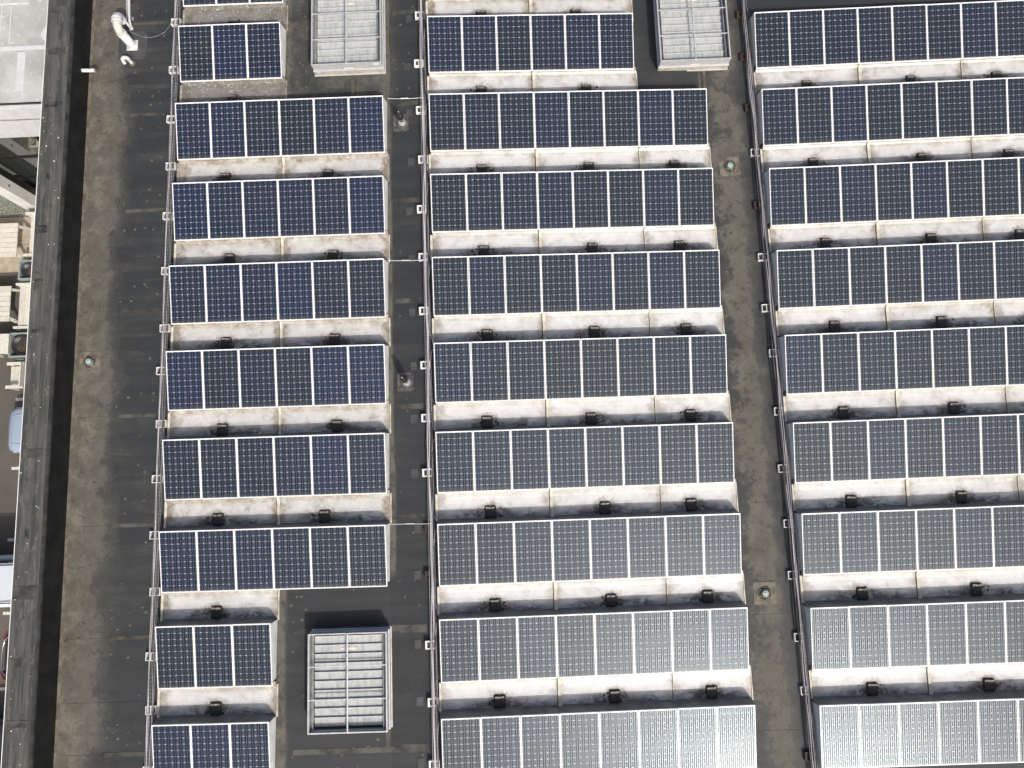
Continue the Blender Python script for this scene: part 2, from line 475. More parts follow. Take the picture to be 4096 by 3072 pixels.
def carpaint(name, c, r=.25):
    t = NT(name); t.base(c); t.set(Roughness=r); t.p.inputs['Coat Weight'].default_value = .8; t.p.inputs['Coat Roughness'].default_value = .05
    return t.mat
M['car_blue'] = carpaint('silver_blue_paint', (.36, .43, .52))
M['car_white'] = carpaint('white_paint', (.62, .66, .69))
M['car_black'] = carpaint('black_paint', (.014, .013, .013))
M['car_grey'] = carpaint('dark_grey_paint', (.030, .031, .034))
M['car_glass'] = carpaint('car_window', (.030, .042, .048), .08)
M['chrome'] = plain('chrome', (.75, .76, .78), .18, metal=1.0, var=.02)
M['lamp_red'] = carpaint('red_lamp', (.11, .008, .010), .15)
M['lamp_clear'] = carpaint('clear_lamp', (.55, .57, .58), .1)
M['tyre'] = plain('tyre', (.016, .016, .016), .8)
M['wall'] = plain('render_wall', (.42, .41, .38), .85, var=.1, scale=1, kind='World')

# ------------------------------------------------------------------ ground outside and the roof
ZG = -8.2
def zroof(x):
    ks = [(-60, -.305), (-7.34, -.305), (-1.34, -.32), (0, -.2), (8, -.548), (9.58, -.552), (80, -.50)]
    for (a, za), (b, zb) in zip(ks, ks[1:]):
        if x <= b: return za + (zb-za)*(x-a)/(b-a)
    return ks[-1][1]
g = MB(); g.face([(-600,-600,ZG),(600,-600,ZG),(600,600,ZG),(-600,600,ZG)])
tag(g.build('ground', M['asphalt']), 'worn brown grey asphalt of the car park below the building', kind='structure')
g = MB()
for i in range(7):
    for j, (y0, y1) in enumerate(((6.42, 7.56), (5.28, 6.41))):
        x1 = -15.2 - i*1.45 - (j*.5)
        g.cham(x1-1.44, x1, y0, y1-.008, ZG-.05, ZG+.02, .006)
pv = tag(g.build('patio_paving', M['slab']), kind='structure')
g = MB(); g.box(-24, -15.4, 7.57, 8.75, ZG-.05, ZG+.03)
tag(g.build('pebble_strip', M['pebble']), 'grey green pebble strip in front of the glass', kind='stuff')
for i, (y, xw) in enumerate(((1.12, -17.0), (.165, -17.235), (-2.493, -17.235), (-5.172, -17.21), (-7.85, -17.21), (-10.53, -17.3), (-13.2, -17.3))):
    m = MB(); m.box(xw, -12.2, y-.055, y+.055, ZG+.001, ZG+.005)
    if i == 0: m = MB(); m.box(xw, -15.6, y-.05, y+.05, ZG+.001, ZG+.005)
    tag(m.build('bay_marking', M['line']), kind='structure')

m = MB()
xs = [-10.10, -8.6, -7.34, -1.34, 0, 8, 9.58, 34]
for a, b in zip(xs, xs[1:]):
    m.face([(a,-26,zroof(a)),(b,-26,zroof(b)),(b,26,zroof(b)),(a,26,zroof(a))])
roof = tag(m.build('roof', M['roof']), 'flat black membrane roof carrying the solar arrays', kind='structure')
m = MB()
m.box(-10.78, 34, -26.02, -26, ZG, .3); m.box(-10.78, 34, 26, 26.02, ZG, .3); m.box(34, 34.02, -26, 26, ZG, .3); m.box(-10.78, -10.60, -26, 26, ZG, -.35)
tag(m.build('building_wall', M['wall']), 'rendered outer wall below the parapet', 'wall')

# laps of the membrane sheets, raised a few millimetres
def lap(x0, x1, y, w, mat, name='membrane_seam', h=.005):
    b = MB(); ks = [x0] + [k for k in (-7.34, -1.34, 0, 8, 9.58) if x0 < k < x1] + [x1]
    for a, c in zip(ks, ks[1:]):
        b.add([(a,y-w/2,zroof(a)+.001),(c,y-w/2,zroof(c)+.001),(c,y+w/2,zroof(c)+.001),(a,y+w/2,zroof(a)+.001),
               (a,y-w/2,zroof(a)+h),(c,y-w/2,zroof(c)+h),(c,y+w/2,zroof(c)+h),(a,y+w/2,zroof(a)+h)],
              [(4,5,6,7),(0,1,5,4),(2,3,7,6),(3,0,4,7),(1,2,6,5)])
    return b.build(name, mat, roof)
for y in (10.2, 7.28, 4.32, 1.37, -1.62, -4.6, -7.53, -10.44):
    lap(-9.95, -8.85, y, .03, M['roof'], h=.007); lap(-8.85, -7.72, y+.01, .10, M['seam'], h=.006)
    lap(-1.10, -.36, y-.02, .14, M['seam'])
    lap(8.22, 9.2, y-.03, .11, M['roof'], h=.006)
for y in (-9.15, 8.77): lap(-9.9, -7.72, y, .03, M['roof'], h=.006)
lap(-3.9, -.36, -7.50, .16, M['seam'], h=.006); lap(-3.9, -.36, -10.52, .14, M['seam'], h=.006)
lap(-4.1, -.5, 7.95, .03, M['roof'], h=.006)
for x, y0, y1, w in ((-2.28, 7.52, 8.28, .09), (-2.13, 7.52, 8.28, .07), (-1.43, -10.5, -10.0, .11), (7.93, 7.4, 8.06, .07), (8.08, 7.4, 8.06, .08)):
    b = MB(); z = zroof(x); b.box(x-w/2, x+w/2, y0, y1, z-.02, z+.007); b.build('membrane_seam', M['dustpatch' if y0 > 0 else 'seam'], roof)
# fastener plates telegraphing through the sheet
b = MB()
def bumpdisc(x, y, r):
    z = zroof(x); n = 10
    b.lathe([(r, .001), (r*.8, .006), (r*.4, .010), (0.001, .011)], n, (x, y, z))
for y in (10.2, 7.28, 4.32, 1.37, -1.62, -4.6, -7.53, -10.44):
    for dy in (-2.2, -1.45, -.45, .35, .62):
        for x in (-8.55, -8.2, -7.95, -8.85):
            if random.random() < .5: bumpdisc(x + random.uniform(-.1, .1), y + dy + random.uniform(-.12, .12), random.uniform(.025, .05))
for x0, x1, y0, y1, n in ((-4.0, -.5, -10.9, -10.0, 9), (-4.0, -3.5, -10, -6.2, 7), (-4.1, -.5, -6.9, -5.8, 12), (-1.1, -.5, -11, 9.5, 16), (-4.0, -3.6, 7.6, 10.5, 6), (-1.2, -.4, 7.6, 10.5, 7), (8.2, 9.2, -11, 8, 16)):
    for i in range(n): bumpdisc(random.uniform(x0, x1), random.uniform(y0, y1), random.uniform(.025, .05))
tag(b.build('fastener_bump', M['bump'], roof), kind='stuff')

# ------------------------------------------------------------------ parapet
pw = thing('parapet_wall', 'long black membrane parapet with white metal edge along the roof side', 'parapet wall', T(-10.1, 0, -.305))
b = MB(); b.box(-.70, -.001, -26, 26, -.03, .86); b.build('upstand', M['face'], pw)
b = MB()                                                        # cant strip at the foot
b.add([(-.001,-26,.05),(.055,-26,.002),(.055,26,.002),(-.001,26,.05)], [(0,1,2,3)]); b.build('foot_strip', M['dustpatch'], pw)
def wavy(x0, x1, z0, z1, amp, seed):
    rs = random.Random(seed); b = MB(); n = 140; L = []
    for i in range(n+1):
        y = -26 + 52*i/n
        L.append((y, x0 + rs.uniform(-amp, amp), x1 + rs.uniform(-amp, amp)))
    for (ya, a0, a1), (yb, b0, b1) in zip(L, L[1:]):
        b.face([(a0,ya,z1),(a1,ya,z1),(b1,yb,z1),(b0,yb,z1)]); b.face([(a1,ya,z0),(b1,yb,z0),(b1,yb,z1),(a1,ya,z1)]); b.face([(b0,yb,z0),(a0,ya,z0),(a0,ya,z1),(b0,yb,z1)])
    return b
b = MB(); q = [(-.09, .9445), (-.05, .938), (-.022, .922), (-.008, .90), (-.0005, .86), (-.09, .86)]
b.add([(x, -26, z) for x, z in q] + [(x, 26, z) for x, z in q], [(i, 6+i, 6+i+1, i+1) for i in range(4)] + [(i+1, 7+i, 6+i, i) for i in ()], 0, True); b.build('rolled_edge', M['face_mid'], pw)
wavy(-.70, -.07, .86, .945, .0, 1).build('cap_sheet', M['cap'], pw)
wavy(-.655, -.36, .945, .953, .006, 2).build('cap_strip', M['cap'], pw)
wavy(-.43, -.33, .953, .960, .010, 3).build('cap_strip', M['cap'], pw)
wavy(-.30, -.10, .945, .950, .008, 4).build('cap_strip', M['cap'], pw)
rj = random.Random(17)
for i in range(15):
    y = -11 + i*1.63 + rj.uniform(-.3, .3); wj = rj.uniform(.05, .16); xa_ = -.69 + rj.choice((0, .03, .2)); xb_ = -.10 - rj.choice((0, .05, .28))
    b = MB(); b.box(xa_, xb_, y-wj, y+wj, .948, .9615 + rj.uniform(0, .002)); b.build('cap_joint', M['cap_dark' if rj.random() < .6 else 'seam'], pw)
b = MB(); b.box(-.735, -.70, -26, 26, .80, .952); b.box(-.70, -.66, -26, 26, .945, .950); b.build('edge_trim', M['cap'], pw)
b = MB(); b.box(-.752, -.735, -26, 26, .78, .958); b.build('white_edge', M['white'], pw)
rs = random.Random(5); b = MB()
for i in range(46):
    y = rs.uniform(-11.5, 7); x = -.1 - .6*rs.random(); r = rs.uniform(.006, .02)
    b.lathe([(r, .95), (r*.6, .963), (.001, .965)], 7, (x, y, 0))
tag(b.build('white_speck', M['white'], pw), kind='stuff')

# ------------------------------------------------------------------ solar arrays
TILT, LP, W = .1622, 1.635, 1.0
HS = LP*math.sin(TILT)
BL = {'A': dict(o=(-7.3434, .0762, -.1052), yaw=-.0045, sl=-.0026, P=2.4220, side='left-hand array'),
      'B': dict(o=(0, 0, 0), yaw=0, sl=-.0435, P=2.41255, side='middle array'),
      'C': dict(o=(9.5869, -.0792, -.3517), yaw=.0035, sl=.0008, P=2.4090, side='right-hand array')}
def bm(b):
    d = BL[b]
    return T(*d['o']) @ Matrix.Rotation(d['yaw'], 4, 'Z') @ Matrix.Rotation(-math.atan(d['sl']), 4, 'Y')
ORD = ['zeroth', 'first', 'second', 'third', 'fourth', 'fifth', 'sixth', 'seventh', 'eighth', 'ninth', 'tenth']
# panel parts, shared by all panels: x across, y up the slope, z = 0 at the top of the frame
PW = .988
def frame_mesh():
    b = MB(); f, h = .019, .042
    b.cham(0, PW, 0, f+.003, -h, 0, .002); b.cham(0, PW, LP-f-.003, LP, -h, 0, .002)
    b.cham(0, f, f+.003, LP-f-.003, -h, -.0003, .002); b.cham(PW-f, PW, f+.003, LP-f-.003, -h, -.0003, .002)
    return b.mesh('frame', M['frame'])
def back_mesh():
    b = MB(); b.box(.018, PW-.018, .018, LP-.018, -.012, -.006); return b.mesh('backsheet', M['backsheet'])
CP = .1575
def string_mesh():
    b = MB(); c, s = .0140, .1551
    for i in range(10):
        y0 = .0275 + (LP-.055-10*CP)/2 + i*CP
        x1, y1 = s, y0 + s
        b.face([(c,y0,0),(x1-c,y0,0),(x1,y0+c,0),(x1,y1-c,0),(x1-c,y1,0),(c,y1,0),(0,y1-c,0),(0,y0+c,0)], 0)
    ya, yb = .0275 + .002, LP - .0275 - .002
    for k in (1/6, .5, 5/6):
        x = s*k; b.add([(x-.0014,ya,.0008),(x+.0014,ya,.0008),(x+.0014,yb,.0008),(x-.0014,yb,.0008)], [(0,1,2,3)], 1)
    return b.mesh('cell_string', [M['cell'], M['bus']])
FR, BK, ST = frame_mesh(), back_mesh(), string_mesh()
x_first = (PW - 6*CP)/2 + .001
def cut(b, r):
    if b == 'A': return 3 if r in (0, 1, 8, 9) else 6
    if b == 'B': return 6 if r <= 1 else 8
    return 8
ROWS = {'A': range(0, 10), 'B': range(1, 10), 'C': range(1, 10)}
rp = random.Random(21)
for b in 'ABC':
    d = BL[b]; B4 = bm(b)
    for r in ROWS[b]:
        yl = -(r-5)*d['P'] - LP*math.cos(TILT)
        rown = ORD[r+1] if b == 'A' else ORD[r]
        for k in range(cut(b, r)):
            tone = rp.choice((.1, .25, .3, .45, .6, .8, 1.0)) if b == 'A' else rp.choice((.05, .12, .2, .3, .4, .55))
            tint = 'deep blue' if tone > .5 else ('blackish' if tone < .1 else 'dark navy')
            mw = B4 @ T(k*W + .006, yl, .0) @ Matrix.Rotation(TILT, 4, 'X') @ Matrix.Rotation(rp.uniform(-.0006, .0006), 4, 'Z') @ Matrix.Rotation(rp.gauss(0, .003), 4, 'X') @ Matrix.Rotation(rp.gauss(0, .0025), 4, 'Y')
            p = thing('solar_panel', '%s solar panel, %s from the left in row %s from the top, %s' % (tint, ORD[k+1], {'first':'one','second':'two','third':'three','fourth':'four','fifth':'five','sixth':'six','seventh':'seven','eighth':'eight','ninth':'nine','tenth':'ten'}[rown], d['side']),
                      'solar panel', mw, 'solar panels of the ' + d['side'])
            obj('frame', FR, p); obj('backsheet', BK, p)
            for i in range(6):
                o = obj('cell_string', ST, p, T(x_first + i*CP, 0, -.0045)); o['tone'] = tone

PADS = {'A': [(1,1.5),(2,1.5),(3,1.36),(3,4.32),(4,1.54),(4,4.48),(5,1.5),(5,4.54),(6,1.46),(6,4.62),(7,1.4),(7,4.29),(8,1.44),(9,1.48)],
        'B': [(1,1.58),(1,4.37),(2,1.51),(2,4.58),(3,1.46),(3,4.53),(3,7.02),(4,1.44),(4,4.51),(4,6.99),(5,1.46),(5,4.45),(5,7.01),(6,1.38),(6,4.23),(6,6.97),(7,1.4),(7,4.48),(7,6.82),(8,1.45),(8,4.52),(8,7.09),(9,1.49),(9,4.48),(9,7.01)],
        'C': [(2,1.48),(2,4.52),(2,6.99),(3,1.43),(3,4.56),(3,7.04),(4,1.54),(4,4.53),(4,7.03),(5,1.55),(5,4.52),(5,7.0),(6,1.55),(6,4.57),(6,7.0),(7,1.51),(7,4.47),(8,1.55),(8,4.55),(9,1.55),(9,4.56)]}
# trays, deflectors and seams
GAPW = {b: BL[b]['P'] - LP*math.cos(TILT) for b in BL}
def floor_mesh(wid, gap):
    b = MB()
    prof = [(.062, -.150), (.10, -.153), (.20, -.152), (.35, -.149), (.50, -.145), (.62, -.138), (.74, -.118), (gap+.0, -.075), (gap+.10, -.060)]
    low = [(gap+.10, -.196), (.062, -.196)]
    n = 7
    for i in range(n):
        xa, xb = .013 + (wid-.026)*i/n, .013 + (wid-.026)*(i+1)/n
        for (y0, z0), (y1, z1) in zip(prof, prof[1:]):
            b.face([(xa,y0,z0),(xb,y0,z0),(xb,y1,z1),(xa,y1,z1)], 0, True)
    for xa, fl in ((.013, 0), (wid-.013, 1)):
        f = [(xa, y, z) for y, z in prof + low]
        b.face(f if fl else list(reversed(f)))
    b.face([(.013,.062,-.196),(wid-.013,.062,-.196),(wid-.013,.062,-.150),(.013,.062,-.150)])
    return b.mesh('tray_floor', M['tray'])
def deflector_mesh(x0, x1):
    b = MB(); t = .004
    b.extrude_x([(.075, -.1505), (.068, -.1505), (-.012, HS-.050), (-.005, HS-.046)], x0, x1)
    b.extrude_x([(.075, -.150), (.075, -.146), (.110, -.148), (.110, -.1515)], x0, x1)
    return b.mesh('back_deflector', M['deflector'])
DM, FM = {}, {}
SECT = {3: [(0, 3)], 6: [(0, 3), (3, 6)], 8: [(0, 3), (3, 6), (6, 8)]}
DIRT = {'A': {0: 1.0, 1: 1.0, 2: 1.0, 3: .55, 4: .45, 5: .42, 6: .40, 7: .40, 8: .30, 9: .25},
        'B': {1: .35, 2: .22, 3: .14, 4: .08, 5: .06, 6: .05, 7: .04, 8: .04, 9: .03},
        'C': {1: .3, 2: .25, 3: .22, 4: .18, 5: .14, 6: .10, 7: .08, 8: .06, 9: .05}}
rt = random.Random(3)
WORDS = ['zero', 'one', 'two', 'three', 'four', 'five', 'six', 'seven', 'eight', 'nine', 'ten']
SECN = {0: 'left section', 3: 'second section', 6: 'third section'}
def end_mesh(sgn):
    """side closure leaning outwards from the panel edge to the roof"""
    b = MB(); C = math.cos(TILT)*LP
    p = [(0, -.02, HS-.05), (0, -C+.12, -.03), (sgn*.030, -C+.12, -.185), (sgn*.045, .03, -.185)]
    q = [(x + sgn*.004, y, z+.002) for x, y, z in p]
    if sgn < 0: p = list(reversed(p)); q = list(reversed(q))
    b.face(q); b.face(list(reversed(p)))
    for i in range(4):
        j = (i+1) % 4; b.face([p[i], p[j], q[j], q[i]])
    return b.mesh('end_deflector', M['enddef'])
ENDM = {1: end_mesh(1), -1: end_mesh(-1)}
for b in 'ABC':
    d = BL[b]; B4 = bm(b); gap = GAPW[b]
    for r in ROWS[b]:
        n = cut(b, r); nn = n if r > ROWS[b][0] or b in 'AB' else 0     # floors only where a row stands to the north
        if r > ROWS[b][0]: nn = min(n, cut(b, r-1))
        ri = r+1 if b == 'A' else r
        for (k0, k1) in SECT[n]:
            if (b == 'C' and k0 == 6): k1 = 8
            wid = float(k1-k0)
            t = thing('mounting_tray', 'pale mounting tray behind row %s from the top, %s of the %s' % (WORDS[ri], SECN[k0], d['side']), 'tray',
                      B4 @ T(k0*W, -(r-5)*d['P'], 0), 'mounting trays of the ' + d['side'])
            key = (wid, k0 == 0, k1 == n)
            if key not in DM: DM[key] = deflector_mesh(.004 if k0 else -.03, wid - .004 + (.03 if k1 == n else 0))
            obj('back_deflector', DM[key], t)
            ext = 0
            if k0 < nn:
                last = (k1 >= nn)
                wf = wid + (.07 if last else 0)
                kf = (wf, b)
                if kf not in FM: FM[kf] = floor_mesh(wf, gap)
                f = obj('tray_floor', FM[kf], t); f['dirt'] = max(0, DIRT[b][r] + rt.uniform(-.05, .05)); f['wid'] = wf; f['padx'] = next((q for (rr_, q) in PADS[b] if rr_ == r and k0 <= q < k1 + .01), k0 + 1.5) - k0
                if k0 == 3 or k0 == 6:
                    s = MB(); w = {'A': .05, 'B': .062, 'C': .062}[b] if k0 == 3 else .016
                    zz = .024 if k0 == 3 else .012
                    x0 = (.004 if k0 == 3 else .002)
                    prof = [(.075, -.150), (.20, -.150), (.50, -.143), (.62, -.136), (.74, -.116), (gap, -.073)]
                    for (y0, z0), (y1, z1) in zip(prof, prof[1:]):
                        e = rt.uniform(-.006, .006)
                        s.add([(x0,y0,z0),(x0+2*w*.8,y0,z0),(x0+2*w*.8+e,y1,z1),(x0+e,y1,z1),
                               (x0+.006,y0,z0+zz),(x0+2*w*.8-.006,y0,z0+zz),(x0+2*w*.8-.006+e,y1,z1+zz),(x0+.006+e,y1,z1+zz)],
                              [(4,5,6,7),(0,4,7,3),(1,2,6,5),(0,1,5,4),(3,7,6,2)])
                    s.build('seam_strip', M['strip_dirty' if (b == 'A' and r < 3) else 'strip'], t)
                if k0 == 0:
                    s = MB(); s.box(-.06, .004, .07, gap-.02, -.196, -.140); s.build('side_flange', M['strip_dirty' if DIRT[b][r] > .5 else 'strip'], t)
                if last:
                    s = MB(); s.box(wf-.004, wf+.022, .02, gap+.02, -.196, -.136); s.build('side_flange', M['strip_dirty' if DIRT[b][r] > .5 else 'strip'], t)
            if k1 == n: obj('end_deflector', ENDM[1], t, T(wid-.004, 0, 0))
            if k0 == 0: obj('end_deflector', ENDM[-1], t, T(.002, 0, 0))

# black mastic covered anchors
ra = random.Random(11)
def blob(cx, cy, r, z, mb, h=.006, n=11):
    ph = [r*ra.uniform(.6, 1.25) for _ in range(n)]
    top = [(cx + ph[i]*.8*math.cos(2*math.pi*i/n), cy + ph[i]*.8*math.sin(2*math.pi*i/n), z+h) for i in range(n)]
    bot = [(cx + ph[i]*math.cos(2*math.pi*i/n), cy + ph[i]*math.sin(2*math.pi*i/n), z) for i in range(n)]
    nv = len(mb.v)
    mb.v += bot + top; mb.f.append(tuple(nv+n+i for i in range(n))); mb.m.append(0); mb.sm.append(False)
    for i in range(n):
        j = (i+1) % n; mb.f.append((nv+i, nv+j, nv+n+j, nv+n+i)); mb.m.append(0); mb.sm.append(True)
def pad_mesh():
    """rough-edged block: a grid whose rim is ragged and whose top is lumpy"""
    b = MB(); nx, ny = 12, 14; hx, hy = .152, .172; V = []
    for j in range(ny+1):
        for i in range(nx+1):
            u, v = -1+2*i/nx, -1+2*j/ny
            edge = max(abs(u), abs(v))
            x, y = hx*u, hy*v
            if edge > .99: x += ra.uniform(-.012, .022)*(1 if u > 0 else -1); y += ra.uniform(-.012, .018)*(1 if v > 0 else -1)
            z = -.153 if edge > .99 else -.152 + .040 + ra.uniform(-.011, .011) + (.022 if v > .55 else 0)
            if .8 < edge <= .99: z -= ra.uniform(.004, .020)
            V.append((x, y, z))
    fs = [(j*(nx+1)+i, j*(nx+1)+i+1, (j+1)*(nx+1)+i+1, (j+1)*(nx+1)+i) for j in range(ny) for i in range(nx)]
    b.add(V, fs, 0, True)
    return b.mesh('mastic_block', M['mastic'])
PM = [pad_mesh() for _ in range(6)]
def lip_mesh():
    b = MB(); n = 9
    for i in range(n):
        x0 = -.115 + .23*i/n
        z = -.152 + .067 + ra.uniform(-.004, .004)
        b.box(x0-.002, x0+.23/n+.002, .095+ra.uniform(-.01, .008), .135+ra.uniform(-.012, .006), z-.01, z+.004)
    return b.mesh('worn_lip', M['worn'])
LM = [lip_mesh() for _ in range(5)]
for b in 'ABC':
    d = BL[b]; B4 = bm(b); cnt = {}
    for (r, x) in PADS[b]:
        cnt[r] = cnt.get(r, 0) + 1
        ri = r+1 if b == 'A' else r
        t = thing('roof_anchor', 'black tar-coated anchor block behind row %s from the top, %s from the left, %s' % (WORDS[ri], ORD[cnt[r]], d['side']), 'anchor block',
                  B4 @ T(x, -(r-5)*d['P'] + .255, 0) @ Matrix.Rotation(ra.uniform(-.04, .04), 4, 'Z'), 'anchor blocks of the ' + d['side'])
        obj('mastic_block', ra.choice(PM), t); obj('worn_lip', ra.choice(LM), t)
        s = MB()
        for i in range(ra.randint(5, 12)):
            sx = ra.choice((-1, 1)); blob(sx*(.14 + .2*ra.random()**2), ra.uniform(-.15, .10), ra.uniform(.012, .048), -.1535, s)
        if ra.random() < .4: blob(ra.uniform(-.2, .2), ra.uniform(.22, .3), ra.uniform(.008, .016), -.1495, s)
        tag(s.build('mastic_drip', M['mastic'], t), kind='stuff')

# ------------------------------------------------------------------ cable runs beside each array
SUP = {'A': [(-.23,10.08),(-.24,8.55),(-.25,6.99),(-.22,5.54),(-.25,4.03),(-.23,2.4),(-.21,.74),(-.26,-.47),(-.21,-1.95),(-.26,-3.45),(-.26,-4.95),(-.20,-6.43),(-.24,-8.08),(-.19,-9.42),(-.2,-10.9)],
       'B': [(-.22,9.95),(-.27,8.42),(-.24,6.96),(-.2,5.45),(-.26,3.96),(-.24,2.55),(-.25,1.0),(-.24,-.53),(-.24,-1.99),(-.24,-3.47),(-.2,-4.95),(-.22,-6.15),(-.24,-7.92),(-.2,-9.34),(-.2,-10.85)],
       'C': [(-.23,9.85),(-.24,8.49),(-.23,6.88),(-.18,5.49),(-.23,3.9),(-.24,2.35),(-.27,.87),(-.17,-.42),(-.18,-2.05),(-.21,-3.61),(-.2,-5.08),(-.21,-6.43),(-.19,-8.02),(-.15,-9.36),(-.2,-10.97)]}
CX = {'A': -.20, 'B': -.175, 'C': -.165}
def support_mesh(dark):
    b = MB(); h = .10
    k = 1 if dark == 1 else 0
    if dark == 2:
        b.box(-.135, .135, -.105, -.088, 0, h); b.box(-.135, .135, .088, .105, 0, h)
        b.box(-.135, -.118, -.0879, .0879, 0, h-.001); b.box(.120, .135, -.0879, .0879, 0, h-.001); b.box(-.009, .009, -.0879, .0879, 0, h-.002)
        return b.mesh('support_frame', [M['white'], M['redbrown']])
    b.box(-.135, .135, -.105, -.075, 0, h, k); b.box(-.135, .135, .075, .105, 0, h, k)
    b.box(-.135, -.085, -.0749, .0749, 0, h-.001, k); b.box(.105, .135, -.0749, .0749, 0, h-.001, k); b.box(-.012, .012, -.0749, .0749, 0, h-.002, k)
    return b.mesh('support_frame', [M['white'], M['redbrown']])
def core_mesh():
    b = MB(); b.box(-.0845, -.0125, -.0745, .0745, .002, .055); b.box(.0125, .1045, -.0745, .0745, .002, .055); return b.mesh('support_core', M['redbrown'])
SM = [support_mesh(0), support_mesh(1), support_mesh(2)]; CM = core_mesh()
rc = random.Random(8)
DARKSUP = {'A': (), 'B': (10, 11), 'C': (0, 1, 2, 4, 14)}
for b in 'ABC':
    d = BL[b]; B4 = bm(b); zb = -.199
    for i, (x, y) in enumerate(SUP[b]):
        dk = i in DARKSUP[b]
        t = thing('cable_support', '%s cable support frame, %s of those beside the %s counted from the top' % ('dark brown' if dk else 'white', ['first','second','third','fourth','fifth','sixth','seventh','eighth','ninth','tenth','eleventh','twelfth','thirteenth','fourteenth','fifteenth'][i], d['side']), 'cable support',
                  B4 @ T(x-.02, y, zb) @ Matrix.Rotation(rc.uniform(-.03, .03), 4, 'Z'), 'cable supports along the ' + d['side'])
        obj('support_frame', SM[1 if dk else (0 if b == 'B' else 2)], t); obj('support_core', CM, t)
        if b == 'B' or (b == 'C' and i > 9):
            s = MB(); w = rc.uniform(.09, .13); px = (B4 @ Vector((x-.36 if b == 'B' else x-.02, y, 0)))
            if b == 'B': s.box(px.x-w, px.x+w*.9, px.y-.11, px.y+.11, zroof(px.x)-.02, zroof(px.x)+.006); s.build('membrane_patch', M['patch'], roof)
    # basket of wires
    t = thing('cable_basket', {'A': 'long galvanised wire cable basket beside the left-hand array', 'B': 'narrow wire cable basket under the pale cables beside the middle array', 'C': 'dark wire cable basket beside the right-hand array'}[b], 'cable basket', B4 @ T(CX[b], 0, -.099))
    s = MB()
    for xx, zz in ((-.075, .0), (-.025, 0), (.025, 0), (.075, 0), (-.078, .045), (.078, .045)):
        s.tube([(xx, -11.6, zz+.004), (xx, 11.4, zz+.004)], .0042, 5)
    s.build('basket_wire', M['galv' if b != 'C' else 'cable_grey'], t)
    s = MB(); y = -11.6
    while y < 11.4:
        s.box(-.08, .08, y-.0025, y+.0025, -.004, .001); s.box(-.082, -.078, y-.0025, y+.0025, 0, .05); s.box(.078, .082, y-.0025, y+.0025, 0, .05); y += .1
    tag(s.build('basket_rung', M['galv' if b != 'C' else 'cable_grey'], t), kind='stuff')
    t = thing('cable_bundle', {'A': 'loose bundle of pale and grey cables running beside the left-hand array', 'B': 'thick bundle of lavender white cables running beside the middle array', 'C': 'bundle of grey and black cables running beside the right-hand array'}[b], 'cables', B4 @ T(CX[b], 0, -.09))
    kinds = {'A': [('cable', .010), ('cable', .008), ('cable_grey', .008), ('cable_dark', .010)], 'B': [('cable', .014), ('cable', .013), ('cable', .011), ('cable_grey', .012), ('cable_dark', .010)],
             'C': [('cable', .010), ('cable', .008), ('cable_grey', .010), ('cable_grey', .007), ('cable_dark', .018), ('cable_dark', .012)]}[b]
    for i, (mt, rad) in enumerate(kinds):
        x0 = {'A': (-.055, -.03, .04, .06), 'B': (-.035, 0, -.018, .045, .065), 'C': (-.03, -.008, .02, .045, -.075, .07)}[b][i]
        path = []; y = 11.4; ph = rc.uniform(0, 6); ph2 = rc.uniform(0, 6)
        while y > -11.6:
            amp = .016 if b != 'A' else .012
            path.append((x0 + amp*math.sin(y*1.1+ph) + amp*.6*math.sin(y*2.7+ph2), y, .02 + .012*(i % 3) + (.022 if i < 2 else 0) + .006*math.sin(y*3.1+ph2))); y -= .18
        s = MB(); s.tube(path, rad, 6); s.build('cable', M[mt], t)
    # leads rising to each row
    for r in ROWS[b]:
        yh = -(r-5)*d['P']
        s = MB(); w = rc.uniform(-.06, .06)
        s.tube([(.07, yh+.35+w, .03), (.10, yh+.20+w, .05), (.14, yh+.06, .04), (.19, yh-.01, .06)], .006, 5); s.tube([(.05, yh-.5+w, .03), (.09, yh-.22+w, .06), (.17, yh-.08, .07), (.19, yh-.04, .06)], .0055, 5)
        s.build('panel_lead', M['cable_grey' if b != 'B' else 'cable'], t)

# wires slung across the walkway
for i, (p0, p1) in enumerate((((-1.22, 7.37, -.13), (-.16, 7.29, -.02)), ((-1.28, 2.49, -.13), (-.16, 2.43, -.02)), ((-1.28, -4.80, -.13), (-.16, -4.82, -.02)))):
    s = MB(); n = 14; P = []
    for k in range(n+1):
        f = k/n; P.append((p0[0]+(p1[0]-p0[0])*f, p0[1]+(p1[1]-p0[1])*f, p0[2]+(p1[2]-p0[2])*f - .04*math.sin(math.pi*f)))
    s.tube(P, .007, 6); q = P[5:9]
    s.tube([(x, y+.012, z+.008) for x, y, z in q], .010 if i == 0 else .006, 6)
    tag(s.build('crossing_wire', M['white']), '%s of the thin white wires crossing the walkway between left and middle arrays' % ('top', 'middle', 'bottom')[i] if False else ('topmost', 'middle', 'lowest')[i] + ' thin white wire crossing the walkway between left and middle arrays', 'wire', 'wires across the walkway')

